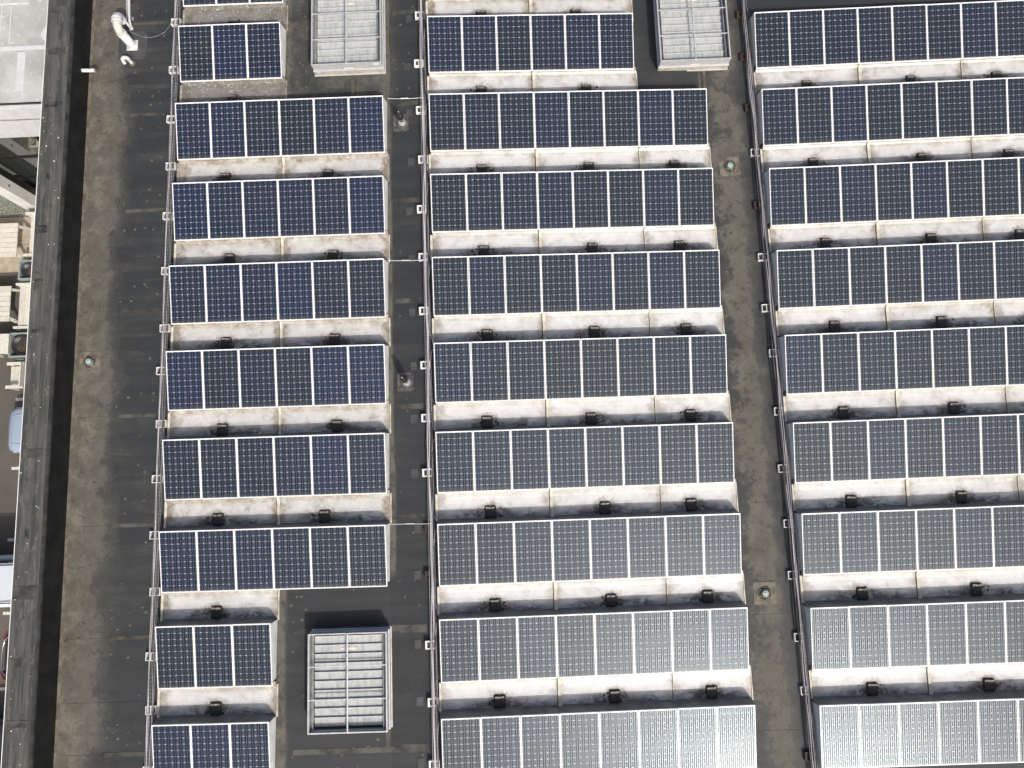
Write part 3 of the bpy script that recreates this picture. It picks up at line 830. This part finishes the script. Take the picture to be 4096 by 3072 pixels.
# ------------------------------------------------------------------ skylights
SW, SLn, SH = 2.03, 2.44, .55
def rim(b, hx, hy, w, z0, z1, m=0):
    b.box(-hx, hx, -hy, -hy+w, z0, z1, m); b.box(-hx, hx, hy-w, hy, z0, z1, m)
    b.box(-hx, -hx+w, -hy+w, hy-w, z0, z1-.0005, m); b.box(hx-w, hx, -hy+w, hy-w, z0, z1-.0005, m)
def skylight(cx, cy, z0, label, stickers):
    t = thing('skylight', label, 'skylight', T(cx, cy, z0), 'roof skylights')
    hx, hy = SW/2, SLn/2
    b = MB(); rim(b, hx+.035, hy+.035, .16, -.06, .03); b.build('flange', M['alu'], t)
    b = MB(); rim(b, hx+.005, hy+.005, .06, .03, .22); b.build('curb', M['curb'], t)
    b = MB(); rim(b, hx+.02, hy+.02, .06, .22, .245); rim(b, hx+.012, hy+.012, .05, .245, .275); b.build('drip_rail', M['alu'], t)
    b = MB(); rim(b, hx-.005, hy-.005, .03, .275, .525); b.build('side_wall', M['paint_grey'], t)
    b = MB(); rim(b, hx, hy, .032, .525, SH); b.build('top_frame', M['alu'], t)
    for xx, w_, zt in ((-hx+.075, .012, .42), (hx-.075, .012, .42), (-hx+.11, .006, .47), (hx-.11, .006, .47)):
        b = MB(); b.box(xx-w_, xx+w_, -hy+.04, hy-.04, .30, zt); b.build('inner_rail', M['alu_dark'], t)
    b = MB(); b.box(-hx+.05, hx-.05, -hy+.05, hy-.05, .04, .06); b.build('well', M['dark'], t)
    sp = .222
    for i in range(10):
        yn = hy - .10 - i*sp
        if yn - .19 < -hy + .05: break
        s = MB(); x0, x1 = -hx+.135, hx-.125
        za, zb = .374, .338
        s.add([(x0,yn,za),(x1,yn,za),(x1,yn-.205,zb),(x0,yn-.205,zb),(x0,yn,za-.006),(x1,yn,za-.006),(x1,yn-.205,zb-.006),(x0,yn-.205,zb-.006)],
              [(0,3,2,1),(4,5,6,7),(0,1,5,4),(2,3,7,6),(1,2,6,5),(0,4,7,3)])
        lv = s.build('louver', M['louver'], t)
        s = MB(); s.box(x0, x1, yn-.008, yn+.012, za-.045, za+.014); s.build('louver_lip', M['alu'], lv)
        s = MB(); s.box(x0, x1, yn-.218, yn-.206, zb-.02, zb+.012); s.build('louver_lip', M['alu_dark'], lv)
        if i == 1:
            s = MB(); mt = Matrix(((1,0,0,0),(0,1,0,0),(0,(za-zb)/.205,1,za-(za-zb)/.205*yn+.003),(0,0,0,1)))
            s.box(-.22, .22, yn-.13, yn-.075, 0, .001, 0, mt); s.build('faded_sticker', M['strip'], lv)
    s = MB(); s.box(-hx+.05, hx-.05, -hy+.04, -hy+.052, .20, .50); s.build('south_liner', M['paint_grey'], t)
    s = MB(); s.tube([(0, -hy+.01, SH+.004), (0, hy-.01, SH+.004)], .022, 10); s.build('centre_bar', M['alu'], t)
    for yy in (hy - SLn*.335, hy - SLn*.667):
        s = MB(); s.box(-hx+.02, hx-.02, yy-.013, yy+.013, SH-.040, SH-.012); s.build('cross_bar', M['alu'], t)
    for (x0, x1, z0_, z1_, dy) in stickers:
        s = MB(); s.box(x0, x1, -hy-dy-.003, -hy-dy, z0_, z1_); s.build('white_label', M['white'], t)
    return t
skylight(-2.36, -8.715, -.33, 'aluminium louvred skylight on the walkway near the bottom edge, throwing a black shadow', [])
skylight(-2.35, 9.515, -.33, 'aluminium louvred skylight at the top beside the left-hand array, white labels on its front', [(.78, .93, .44, .50, -.004), (-.12, .17, .30, .33, -.004), (-.93, -.83, .17, .21, .006)])
skylight(7.735, 9.31, -.56, 'aluminium louvred skylight at the top between the middle and right-hand arrays', [(-.12, .17, .30, .33, -.004), (-.93, -.83, .17, .21, .006)])

# ------------------------------------------------------------------ drains
def drain(x, y, label, rot):
    t = thing('roof_drain', label, 'roof drain', T(x, y, zroof(x)) @ Matrix.Rotation(rot, 4, 'Z'), 'roof drains')
    b = MB(); b.cham(-.30, .30, -.29, .29, -.01, .010, .004); b.build('flashing_pad', M['drainpad'], t)
    b = MB(); b.lathe([(.185, .009), (.178, .020), (.150, .022), (.135, .010), (.13, .0105)], 28); b.build('clamp_ring', M['mud'], t)
    b = MB(); b.lathe([(.136, .0145), (.001, .0145)], 28); b.build('sump', M['dark'], t)
    b = MB(); b.lathe([(.120, .015), (.117, .05), (.095, .075), (.085, .077)], 24)
    for k in range(12):
        a = 2*math.pi*k/12; b.tube([(.11*math.cos(a), .11*math.sin(a), .055), (.04*math.cos(a), .04*math.sin(a), .088)], .007, 5)
    st = b.build('strainer', M['green'], t)
    b = MB(); b.lathe([(.078, .082), (.060, .083), (.060, .090), (.078, .089)], 20); b.lathe([(.04, .086), (.036, .096), (.001, .098)], 16); b.build('strainer_cap', M['pale_green'], st)
    b = MB()
    rr = random.Random(int(x*100))
    for k in range(14):
        a = rr.uniform(0, 6.28); r_ = rr.uniform(.125, .165); s_ = rr.uniform(.006, .014)
        b.lathe([(s_, .012), (s_*.5, .028), (.001, .03)], 6, (r_*math.cos(a), r_*math.sin(a), 0))
    b.build('gravel_grit', M['strip'], t); t.children[-1]['kind'] = 'stuff'
drain(-9.687, -.043, 'round roof drain with green strainer at the foot of the parapet', -.03)
drain(8.611, 5.053, 'upper round roof drain with green strainer between middle and right-hand arrays', .05)
drain(8.615, -6.956, 'lower round roof drain with green strainer between middle and right-hand arrays', .0)

# ------------------------------------------------------------------ vent pipes
def vent(x, y, h, label):
    t = thing('vent_pipe', label, 'vent pipe', T(x, y, zroof(x)), 'vent pipes on the walkway')
    b = MB(); pts = []
    for cx_, cy_, a0 in ((.21, .21, 0), (-.21, .21, 90), (-.21, -.21, 180), (.21, -.21, 270)):
        for k in range(5): a = R(a0 + k*22.5); pts.append((cx_+.05*math.cos(a), cy_+.05*math.sin(a)))
    b.prism(pts, -.01, .012)
    b.build('base_pad', M['boot'], t)
    b = MB()
    for sx, sy in ((.17, .17), (-.17, .17), (-.17, -.17), (.17, -.17)): b.lathe([(.055, .0125), (.05, .017), (.001, .018)], 14, (sx, sy, 0))
    b.build('pad_lug', M['patch'], t)
    b = MB(); b.lathe([(.185, .012), (.18, .03), (.165, .032), (.16, .022), (.145, .024), (.135, .045), (.105, .05)], 28); b.build('boot_ring', M['boot'], t)
    b = MB(); b.lathe([(.115, .045), (.10, .10), (.085, .16), (.08, .165)], 24); b.build('lead_collar', M['grey_ring'], t)
    b = MB(); b.lathe([(.066, .03), (.066, h*.45)], 20); b.lathe([(.088, h*.42), (.094, h*.44), (.094, h*.72), (.075, h*.78), (.060, h*.80), (.056, h*.97), (.045, h), (.001, h)], 22); b.build('pipe', M['rubber'], t)
    b = MB(); b.lathe([(.096, h*.435), (.097, h*.45), (.096, h*.47)], 22); b.build('clamp_band', M['alu_dark'], t)
    b = MB(); b.lathe([(.02, h+.001), (.012, h+.008), (.001, h+.009)], 10); b.build('cap_stud', M['alu_dark'], t)
vent(-.831, 6.668, .66, 'upper black vent pipe in the walkway between left and middle arrays')
vent(-.81, -.958, .84, 'lower black vent pipe in the walkway between left and middle arrays')

# big goosenecked vent
def arc(c, a0, a1, r, n, ax):
    """arc in the vertical plane spanned by horizontal direction ax and z"""
    ax = Vector(ax); P = []
    for i in range(n+1):
        a = R(a0 + (a1-a0)*i/n); P.append(Vector(c) + ax*(r*math.cos(a)) + Vector((0, 0, r*math.sin(a))))
    return P
zz = zroof(-8.86)
t = thing('gooseneck_vent', 'large white plastic gooseneck vent pipe rising beside the parapet', 'vent pipe', T(-8.863, 9.503, zz))
b = MB(); b.prism([(-.42,-.42),(.30,-.46),(.42,-.36),(.44,.34),(.34,.46),(-.36,.44),(-.42,.34)], -.01, .008); b.build('base_pad', M['patch'], t)
b = MB(); b.cham(-.165, .165, -.165, .165, .0, .030, .006); b.build('flange', M['pvc_warm'], t)
b = MB(); b.lathe([(.150, .030), (.146, .060), (.132, .062)], 28); b.build('collar', M['pvc'], t)
b = MB(); b.lathe([(.125, .03), (.125, .66)], 28); b.lathe([(.136, .56), (.138, .565), (.138, .66), (.134, .665)], 28); b.build('riser', M['pvc'], t)
up = Vector((-.08, 1, 0)).normalized()
Rr = .19
cc = Vector((0, 0, .66)) + up*Rr
e1 = arc(cc, 180, 90, Rr, 10, up); e1 = e1 + [e1[-1] + up*.06]
b = MB(); b.tube(e1, .122, 24); b.build('elbow', M['pvc_warm'], t)
cc2 = e1[-1] + Vector((0, 0, -Rr))
e2 = arc(cc2, 90, 0, Rr, 10, up); e2 = [e2[0] - up*.03] + e2 + [e2[-1] + Vector((0, 0, -.12))]
b = MB(); b.tube(e2, .135, 24); hood = b.build('hood', M['pvc'], t)
b = MB(); P0 = e2[0]
for dd, rr_ in ((-.02, .146), (.07, .141)):
    b.tube([P0 + up*dd, P0 + up*(dd+.035)], rr_, 24)
b.build('hub_ring', M['pvc'], hood)
b = MB(); b.lathe([(.139, .575), (.141, .58), (.141, .592)], 28)
b.build('solvent_joint', M['white'], t)
t = thing('support_post', 'slim white post standing under the hood of the large gooseneck vent', 'post', T(-8.92, 10.06, zz))
b = MB(); b.lathe([(.038, 0), (.038, .62), (.001, .62)], 18); b.build('post', M['pvc'], t)
b = MB(); b.box(-.05, .05, -.05, .05, -.005, .012); b.build('foot', M['pvc_warm'], t)
b = MB(); b.lathe([(.043, .60), (.043, .64), (.001, .64)], 18); b.build('cap', M['pvc_warm'], t)
t = thing('small_gooseneck', 'small white plastic U-bend vent beside the large gooseneck', 'vent pipe', T(-8.86, 8.94, zz))
b = MB(); b.lathe([(.10, 0), (.09, .012), (.06, .03)], 20); b.build('boot', M['boot'], t)
wv = Vector((-1, -.25, 0)).normalized(); rr = .075
P = [Vector((0, 0, .0)), Vector((0, 0, .12)), Vector((0, 0, .24))] + arc(Vector((0, 0, .24)) + wv*rr, 180, 0, rr, 14, wv)[1:]
P += [P[-1] + Vector((0, -.02, -.05)), P[-1] + Vector((0, -.04, -.11))]
b = MB(); b.tube(P, .052, 18); b.build('bend', M['pvc'], t)
b = MB(); b.tube([P[2] + Vector((0,0,-.05)), P[2] + Vector((0,0,.01))], .058, 18); b.tube([P[-3], P[-3] + (P[-2]-P[-3])*.9], .058, 18); b.tube([P[9], P[10]], .058, 18); b.build('hub_ring', M['pvc_warm'], t)
t = thing('roof_conduit', 'white conduit lying on the roof north of the large gooseneck vent', 'conduit', T(-8.93, 10.12, zz))
b = MB(); b.tube([(0, .02, .0), (0, .03, .05), (-.005, .09, .085), (-.02, .2, .09), (-.10, 1.5, .09), (-.3, 6, .09)], [.03, .032, .034, .036, .04, .04], 14); b.build('pipe', M['pvc'], t)
b = MB(); b.tube([(-.10, .25, .05), (-.2, 1.6, .05), (-.4, 6, .05)], .026, 10); b.build('side_pipe', M['paint_grey'], t)
b = MB(); b.box(-.16, .06, .75, .85, 0, .05); b.box(-.2, .02, 1.9, 2.0, 0, .05); b.build('sleeper', M['redbrown'], t)
t = thing('junction_box', 'small shiny metal box beside the white conduit', 'junction box', T(-8.85, 10.33, zz))
b = MB(); b.cham(-.035, .035, -.06, .06, 0, .09, .012); b.build('box', M['chrome'], t)
b = MB(); b.cham(-.028, .028, -.05, .05, .0905, .097, .003); b.build('lid', M['alu_dark'], t)
t = thing('overflow_pipe', 'short white pipe sticking out of the parapet wall', 'pipe', T(-10.099, 8.53, .085))
b = MB(); prof = [(0,0,0), (.37, -.015, 0)]; b.tube(prof, .054, 20); b.build('pipe', M['pvc'], t)
b = MB(); b.tube([(.371, -.015, 0), (.376, -.015, 0)], .044, 20); b.build('bore', M['alu_dark'], t)
s = MB(); s.tube([(-9.03,10.01,zz+.01),(-8.83,9.89,zz+.012),(-8.61,9.79,zz+.012),(-8.45,9.75,zz+.01),(-8.32,9.74,zz+.01),(-8.11,9.78,zz+.012),(-7.9,9.89,zz+.02),(-7.76,10.03,zz+.06),(-7.62,10.18,zz+.13)], .006, 6)
tag(s.build('loose_wire', M['cable_grey']), 'thin pale wire curving across the roof to the left-hand cable basket', 'wire')

# ------------------------------------------------------------------ neighbouring building, top left
nb = thing('neighbour_building', 'low concrete building with white fascia and reflective glass front, past the parapet', 'building', T(0, 0, 0))
ZN, YF = -2.0, 8.86
b = MB(); b.box(-24, -11.3, YF+.02, 26, ZN-.35, ZN); rf = b.build('roof_slab', M['concrete'], nb)
for (x0, x1, y0, y1, h, mt) in ((-24, -11.32, 10.66, 10.80, .03, 'fascia'), (-24, -11.32, 10.60, 10.657, .012, 'concrete'), (-13.55, -13.30, 9.25, 10.58, .012, 'fascia'), (-24, -13.3, 12.30, 12.36, .02, 'fascia'), (-14.20, -14.17, 10.9, 12.3, .01, 'fascia'), (-13.88, -13.85, 10.9, 12.2, .008, 'fascia'), (-13.0, -12.9, 12.4, 13.3, .01, 'fascia')):
    s = MB(); s.cham(x0, x1, y0, y1, ZN+.001, ZN+h, min(.006, h*.4)); s.build('roof_patch', M[mt], rf)
s = MB(); s.prism([(-12.55,10.9),(-12.2,10.9),(-12.2,12.6),(-12.45,12.5),(-12.5,11.8),(-12.85,11.2),(-12.75,11.0)], ZN+.001, ZN+.007); s.build('roof_patch', M['fascia'], rf)
s = MB(); s.prism([(-12.62,8.95),(-12.3,8.9),(-12.3,9.25),(-12.6,9.2)], ZN+.001, ZN+.004); s.build('rust_stain', M['rust'], rf)
b = MB(); b.box(-24, -11.3, YF-.02, YF+.018, ZN-.14, ZN-.06); b.build('shadow_gap', M['mullion'], nb)  # solid black strip: the gap's shade is put into its colour, no recess
b = MB(); b.box(-24, -11.3, YF-.16, YF+.016, ZN-.75, ZN-.14); b.box(-24, -11.3, YF-.11, YF+.016, ZN-.90, ZN-.76); b.box(-24, -11.3, YF-.16, YF+.016, ZN-1.95, ZN-.91); b.build('fascia', M['fascia'], nb)
b = MB(); b.box(-24, -11.3, YF-.19, YF-.165, ZN-.80, ZN-.74); b.build('fascia_rail', M['alu_dark'], nb)
xs = [-24, -21.6, -19.2, -16.9, -14.4, -11.9]
zs = [ZG+.25, -7.35, -5.75, ZN-1.95]
for i in range(len(xs)-1):
    for j in range(3):
        b = MB(); b.box(xs[i]+.04, xs[i+1]-.04, YF+.03, YF+.05, zs[j]+.03, zs[j+1]-.03); b.build('window_pane', M['glass'], nb)
for x in xs: b = MB(); b.box(x-.039, x+.039, YF-.03, YF+.06, ZG+.02, ZN-1.95); b.build('mullion', M['mullion'], nb)
for z in zs[1:3]: b = MB(); b.box(-24, -11.9, YF-.02, YF+.025, z-.028, z+.028); b.build('transom', M['mullion'], nb)
b = MB(); b.box(-24, -11.3, YF-.05, YF+.09, ZG, ZG+.25); b.build('sill', M['mullion'], nb)
for x in (-17.02, -21.4):
    b = MB(); b.cham(x-.27, x+.27, 7.86, 8.30, ZG, ZN-1.9, .01); cl = b.build('column', M['column'], nb)
    b = MB(); b.box(x-.20, x+.24, 8.305, 8.60, ZG, ZN-1.9); b.build('column_edge', M['mullion'], cl)
    b = MB(); b.tube([(x+.268, 8.08, -6.4), (x+.274, 8.08, -6.4)], .05, 12); b.build('bolt_hole', M['mullion'], cl)

# ------------------------------------------------------------------ patio furniture
def table(xe, yn, ys, label):
    t = thing('timber_table', label, 'table', T(xe, (yn+ys)/2, ZG))
    hy = (yn-ys)/2; n = 7; w = 2*hy/n
    for i in range(n):
        b = MB(); y = -hy + i*w; b.cham(-1.75, 0, y+.007, y+w-.007, .71, .75, .006); b.build('plank', M['timber' if i % 2 else 'timber_b'], t)
    for x in (-.25, -1.5): b = MB(); b.box(x-.05, x+.05, -hy+.06, hy-.06, .65, .709); b.build('batten', M['timber_b'], t)
    for x in (-.02, -1.66):
        for sy in (-1, 1):
            b = MB(); y0, y1 = sy*(hy-.14), sy*(hy-.02)
            b.add([(x-.07,y0-.05,.70),(x+.0,y0-.05,.70),(x+.0,y0+.05,.70),(x-.07,y0+.05,.70),(x+.03,y1-.05,0),(x+.15,y1-.05,0),(x+.15,y1+.05,0),(x+.03,y1+.05,0)],
                  [(3,2,1,0),(4,5,6,7),(0,1,5,4),(1,2,6,5),(2,3,7,6),(3,0,4,7)]); b.build('leg', M['timber'], t)
table(-17.06, 7.03, 5.65, 'cream planked table on pale paving, nearest the glass front')
table(-17.18, 4.49, 3.09, 'cream planked table on brown ground, between the two planters')
def bench(xw, yn, ys, label, strip):
    t = thing('timber_bench', label, 'bench', T(xw, (yn+ys)/2, ZG)); h = (yn-ys)/2
    for i in range(3): b = MB(); x = .0 + i*.17; b.cham(x, x+.165, -h+.04, h-.04, .41, .45, .005); b.build('plank', M['timber' if i else 'timber_b'], t)
    for sy in (-1, 1): b = MB(); y = sy*h; b.cham(-.20, .60, y-.045, y+.045, .0, .52, .008); b.build('end_board', M['timber'], t)
    if strip: b = MB(); b.box(-.055, -.004, -h+.05, h-.05, .40, .448); b.build('edge_strip', M['fascia'], t)
bench(-16.76, 7.50, 5.80, 'cream timber bench with end boards beside the parapet edge, upper one', False)
bench(-16.97, 4.62, 2.90, 'cream timber bench with a pale marbled edge strip, lower one', True)
def planter(xw, yn, ys, label):
    w = yn-ys; t = thing('square_planter', label, 'planter', T(xw + w/2, (yn+ys)/2, ZG)); h = w/2
    b = MB(); rim(b, h, h, .06, .0, .62); b.build('box', M['planter'], t)
    b = MB(); b.box(-h+.06, h-.06, -h+.06, h-.06, .0, .40); b.build('inner_floor', M['soil'], t)
    b = MB(); r = h-.085; b.lathe([(r*.8, .401), (r, .585), (r-.025, .585), (r*.72, .42)], 32); b.build('pot', M['pot'], t)
    b = MB(); b.lathe([(r*.78, .44), (r*.5, .455), (r*.2, .47), (.001, .465)], 24); b.build('soil', M['soil'], t)
planter(-17.02, 5.54, 4.76, 'grey green square planter with a black round pot, upper smaller one')
planter(-17.21, 2.66, 1.70, 'grey green square planter with a black round pot, lower larger one')
t = thing('timber_bench', 'short cream slatted stool top left of the lower planter', 'bench', T(-17.15, 2.22, ZG))
for i in range(5): b = MB(); b.cham(-.75+i*.15, -.75+i*.15+.145, -.39, .39, .68, .72, .005); b.build('plank', M['timber'], t)
for x in (-.7, -.1):
    for y in (-.34, .34): b = MB(); b.box(x-.04, x+.04, y-.04, y+.04, 0, .679); b.build('leg', M['timber_b'], t)
t = thing('timber_armchair', 'boxy cream timber armchair with slatted back at the patio corner', 'armchair', T(-16.87, 1.0, ZG))
for i in range(4): b = MB(); z = .30 + i*.13; b.cham(.26-.035*(3-i)*0, .31, -.46, .46, z, z+.122, .004); b.build('back_slat', M['timber' if i % 2 else 'timber_b'], t)
for sy in (-1, 1):
    b = MB(); b.cham(-.34, .32, sy*.45-.06, sy*.45+.06, .62, .67, .006); b.build('arm', M['timber'], t)
    for x in (-.28, .24): b = MB(); b.box(x-.04, x+.04, sy*.45-.04, sy*.45+.04, 0, .619); b.build('leg', M['timber_b'], t)
for i in range(4): b = MB(); b.cham(-.34+i*.15, -.34+i*.15+.144, -.39, .39, .36, .40, .004); b.build('seat_slat', M['timber_b'], t)

# ------------------------------------------------------------------ cars
def car(label, mw, paint, L=4.3, Wd=1.82, H=1.48, hood=.95, rear=.35, style='hatch', rails=False):
    """nose towards +x, origin under the nose on the ground"""
    t = thing('parked_car', label, 'car', mw, 'cars parked beside the building')
    hw = Wd/2
    # body: stations (x from the nose backwards, half width, shoulder height, crown height)
    if style == 'van': stn = [(0,.62,.62,.66),(.06,.78,.78,.84),(.25,.90,.92,1.02),(.55,.97,1.0,1.10),(1.0,1.0,1.04,1.14),(2.4,1.0,1.06,1.12),(L-.5,1.0,1.06,1.12),(L-.08,.97,1.04,1.08),(L,.90,.8,.9)]
    else: stn = [(0,.60,.55,.58),(.05,.74,.66,.71),(.18,.87,.74,.81),(.42,.95,.80,.90),(.85,.99,.84,.96),(1.5,1.0,.88,.97),(2.8,1.0,.90,.97),(L-.55,.99,.92,.98),(L-.2,.94,.90,.97),(L-.05,.82,.80,.88),(L,.72,.62,.68)]
    ring = []
    for (x, k, zs_, zc) in stn:
        w = hw*k; pts = [(-w*.92,.22),(-w,.40),(-w*1.0,zs_*.80),(-w*.96,zs_),(-w*.80,zs_+(zc-zs_)*.55),(-w*.42,zc-.008),(0,zc),(w*.42,zc-.008),(w*.80,zs_+(zc-zs_)*.55),(w*.96,zs_),(w*1.0,zs_*.80),(w,.40),(w*.92,.22)]
        ring.append([(-x, y, z) for y, z in pts])
    b = MB(); n = len(ring[0])
    vs = [p for r_ in ring for p in r_]
    fs = [(i*n+k, (i+1)*n+k, (i+1)*n+(k+1) % n, i*n+(k+1) % n) for i in range(len(ring)-1) for k in range(n)]
    b.add(vs, fs, 0, True); b.face(ring[0]); b.face(list(reversed(ring[-1])))
    body = b.build('body', paint, t)
    if style != 'van':
        for sy in (-1, 1):                                       # pressed lines of the bonnet
            b = MB(); b.tube([(-.16, sy*hw*.50, .775), (-.42, sy*hw*.58, .872), (-.95, sy*hw*.64, .945)], [.012, .022, .02], 8); b.build('bonnet_crease', paint, body)
    # cabin: glass band and roof skin
    x0, x1 = (hood, L-rear) if style != 'van' else (.85, L-.12)
    zr = H; q = .62 if style != 'van' else .35
    cs = [(x0, .86, .93), (x0+q, .76, zr-.05), (x0+q+.25, .75, zr-.01), ((x0+x1)/2, .76, zr), (x1-.45, .74, zr-.03), (x1-.30, .73, zr-.07), (x1+.08, .82, 1.0)]
    b = MB(); R2 = []
    for x, k, z in cs:
        w = hw*k; wl = hw*.90
        R2.append([(-x, -wl, .92), (-x, -w, z-.06), (-x, -w*.86, z-.012), (-x, 0, z), (-x, w*.86, z-.012), (-x, w, z-.06), (-x, wl, .92)])
    n = 7; vs = [p for r_ in R2 for p in r_]
    for i in range(len(R2)-1):
        for k in range(n-1):
            roofp = 1 <= i <= 4 and 1 <= k <= 4
            pts = [R2[i][k], R2[i+1][k], R2[i+1][k+1], R2[i][k+1]]
            b.face(pts, 1 if roofp else 0, True)
    cab = b.build('cabin', [M['car_glass'], paint], t)
    if rails:
        for sy in (-1, 1):
            b = MB(); b.tube([(-x0-q-.1, sy*hw*.70, zr), (-x0-q-.25, sy*hw*.70, zr+.05), (-x1+.5, sy*hw*.70, zr+.05), (-x1+.4, sy*hw*.70, zr-.01)], .02, 8); b.build('roof_rail', M['car_grey'], cab)
    for x in (.85, L-.85):
        for sy in (-1, 1):
            b = MB(); y = sy*(hw-.10)
            b.tube([(-x, y-.10, .33), (-x, y+.10, .33)], .33, 20); wh = b.build('wheel', M['tyre'], t)
            b = MB(); b.tube([(-x, y+sy*.101, .33), (-x, y+sy*.106, .33)], .20, 16); b.build('rim', M['alu'], wh)
    def corner(xa, xb, za, zb, sy, mt, nm, k=.99):
        b = MB(); ya, yb = sy*hw*.62, sy*hw*k
        b.add([(xa, ya, za), (xb, yb, za), (xb, yb, zb), (xa, ya, zb), (xa-.10, ya, za), (xb-.12, yb*.97, za), (xb-.12, yb*.97, zb+.03), (xa-.10, ya, zb+.03)], [(0,1,2,3),(7,6,5,4),(3,2,6,7),(0,4,5,1),(1,5,6,2)])
        b.build(nm, mt, t)
    for sy in (-1, 1):
        corner(-.085, -.30, .58, .70, sy, M['car_glass'], 'headlight', .93); corner(-.11, -.33, .60, .722, sy, M['lamp_clear'], 'headlight_rim', .95)
        corner(-L+.06, -L+.20, .74, .90, sy, M['lamp_red'], 'tail_light', .96)
    return t
def place(xnose, yc, west=True):
    return T(xnose, yc, ZG) @ (Matrix.Rotation(math.pi, 4, 'Z') if west else Matrix.Identity(4))
car('pale silver blue car with only its bonnet showing past the parapet edge', place(-17.0, -1.10), M['car_blue'])
car('white van with dark roof rails, parked beside the parapet edge', place(-18.9, -6.60), M['car_white'], L=4.9, Wd=1.85, H=1.92, style='van', rails=True)
ct = car('black car with red tail lights and a chrome-rimmed rear window', place(-12.15, -9.18, False), M['car_black'], L=4.35, Wd=1.78)
b = MB(); b.tube([(-4.03, -.66, 1.13), (-4.19, -.55, 1.07), (-4.25, -.3, 1.06), (-4.27, 0, 1.06), (-4.25, .3, 1.06), (-4.19, .55, 1.07), (-4.03, .66, 1.13)], .022, 8); b.build('window_trim', M['chrome'], ct)
car('dark grey car with a red lamp at the bottom left corner', place(-12.75, -12.25, False), M['car_grey'], L=4.6, Wd=1.8)
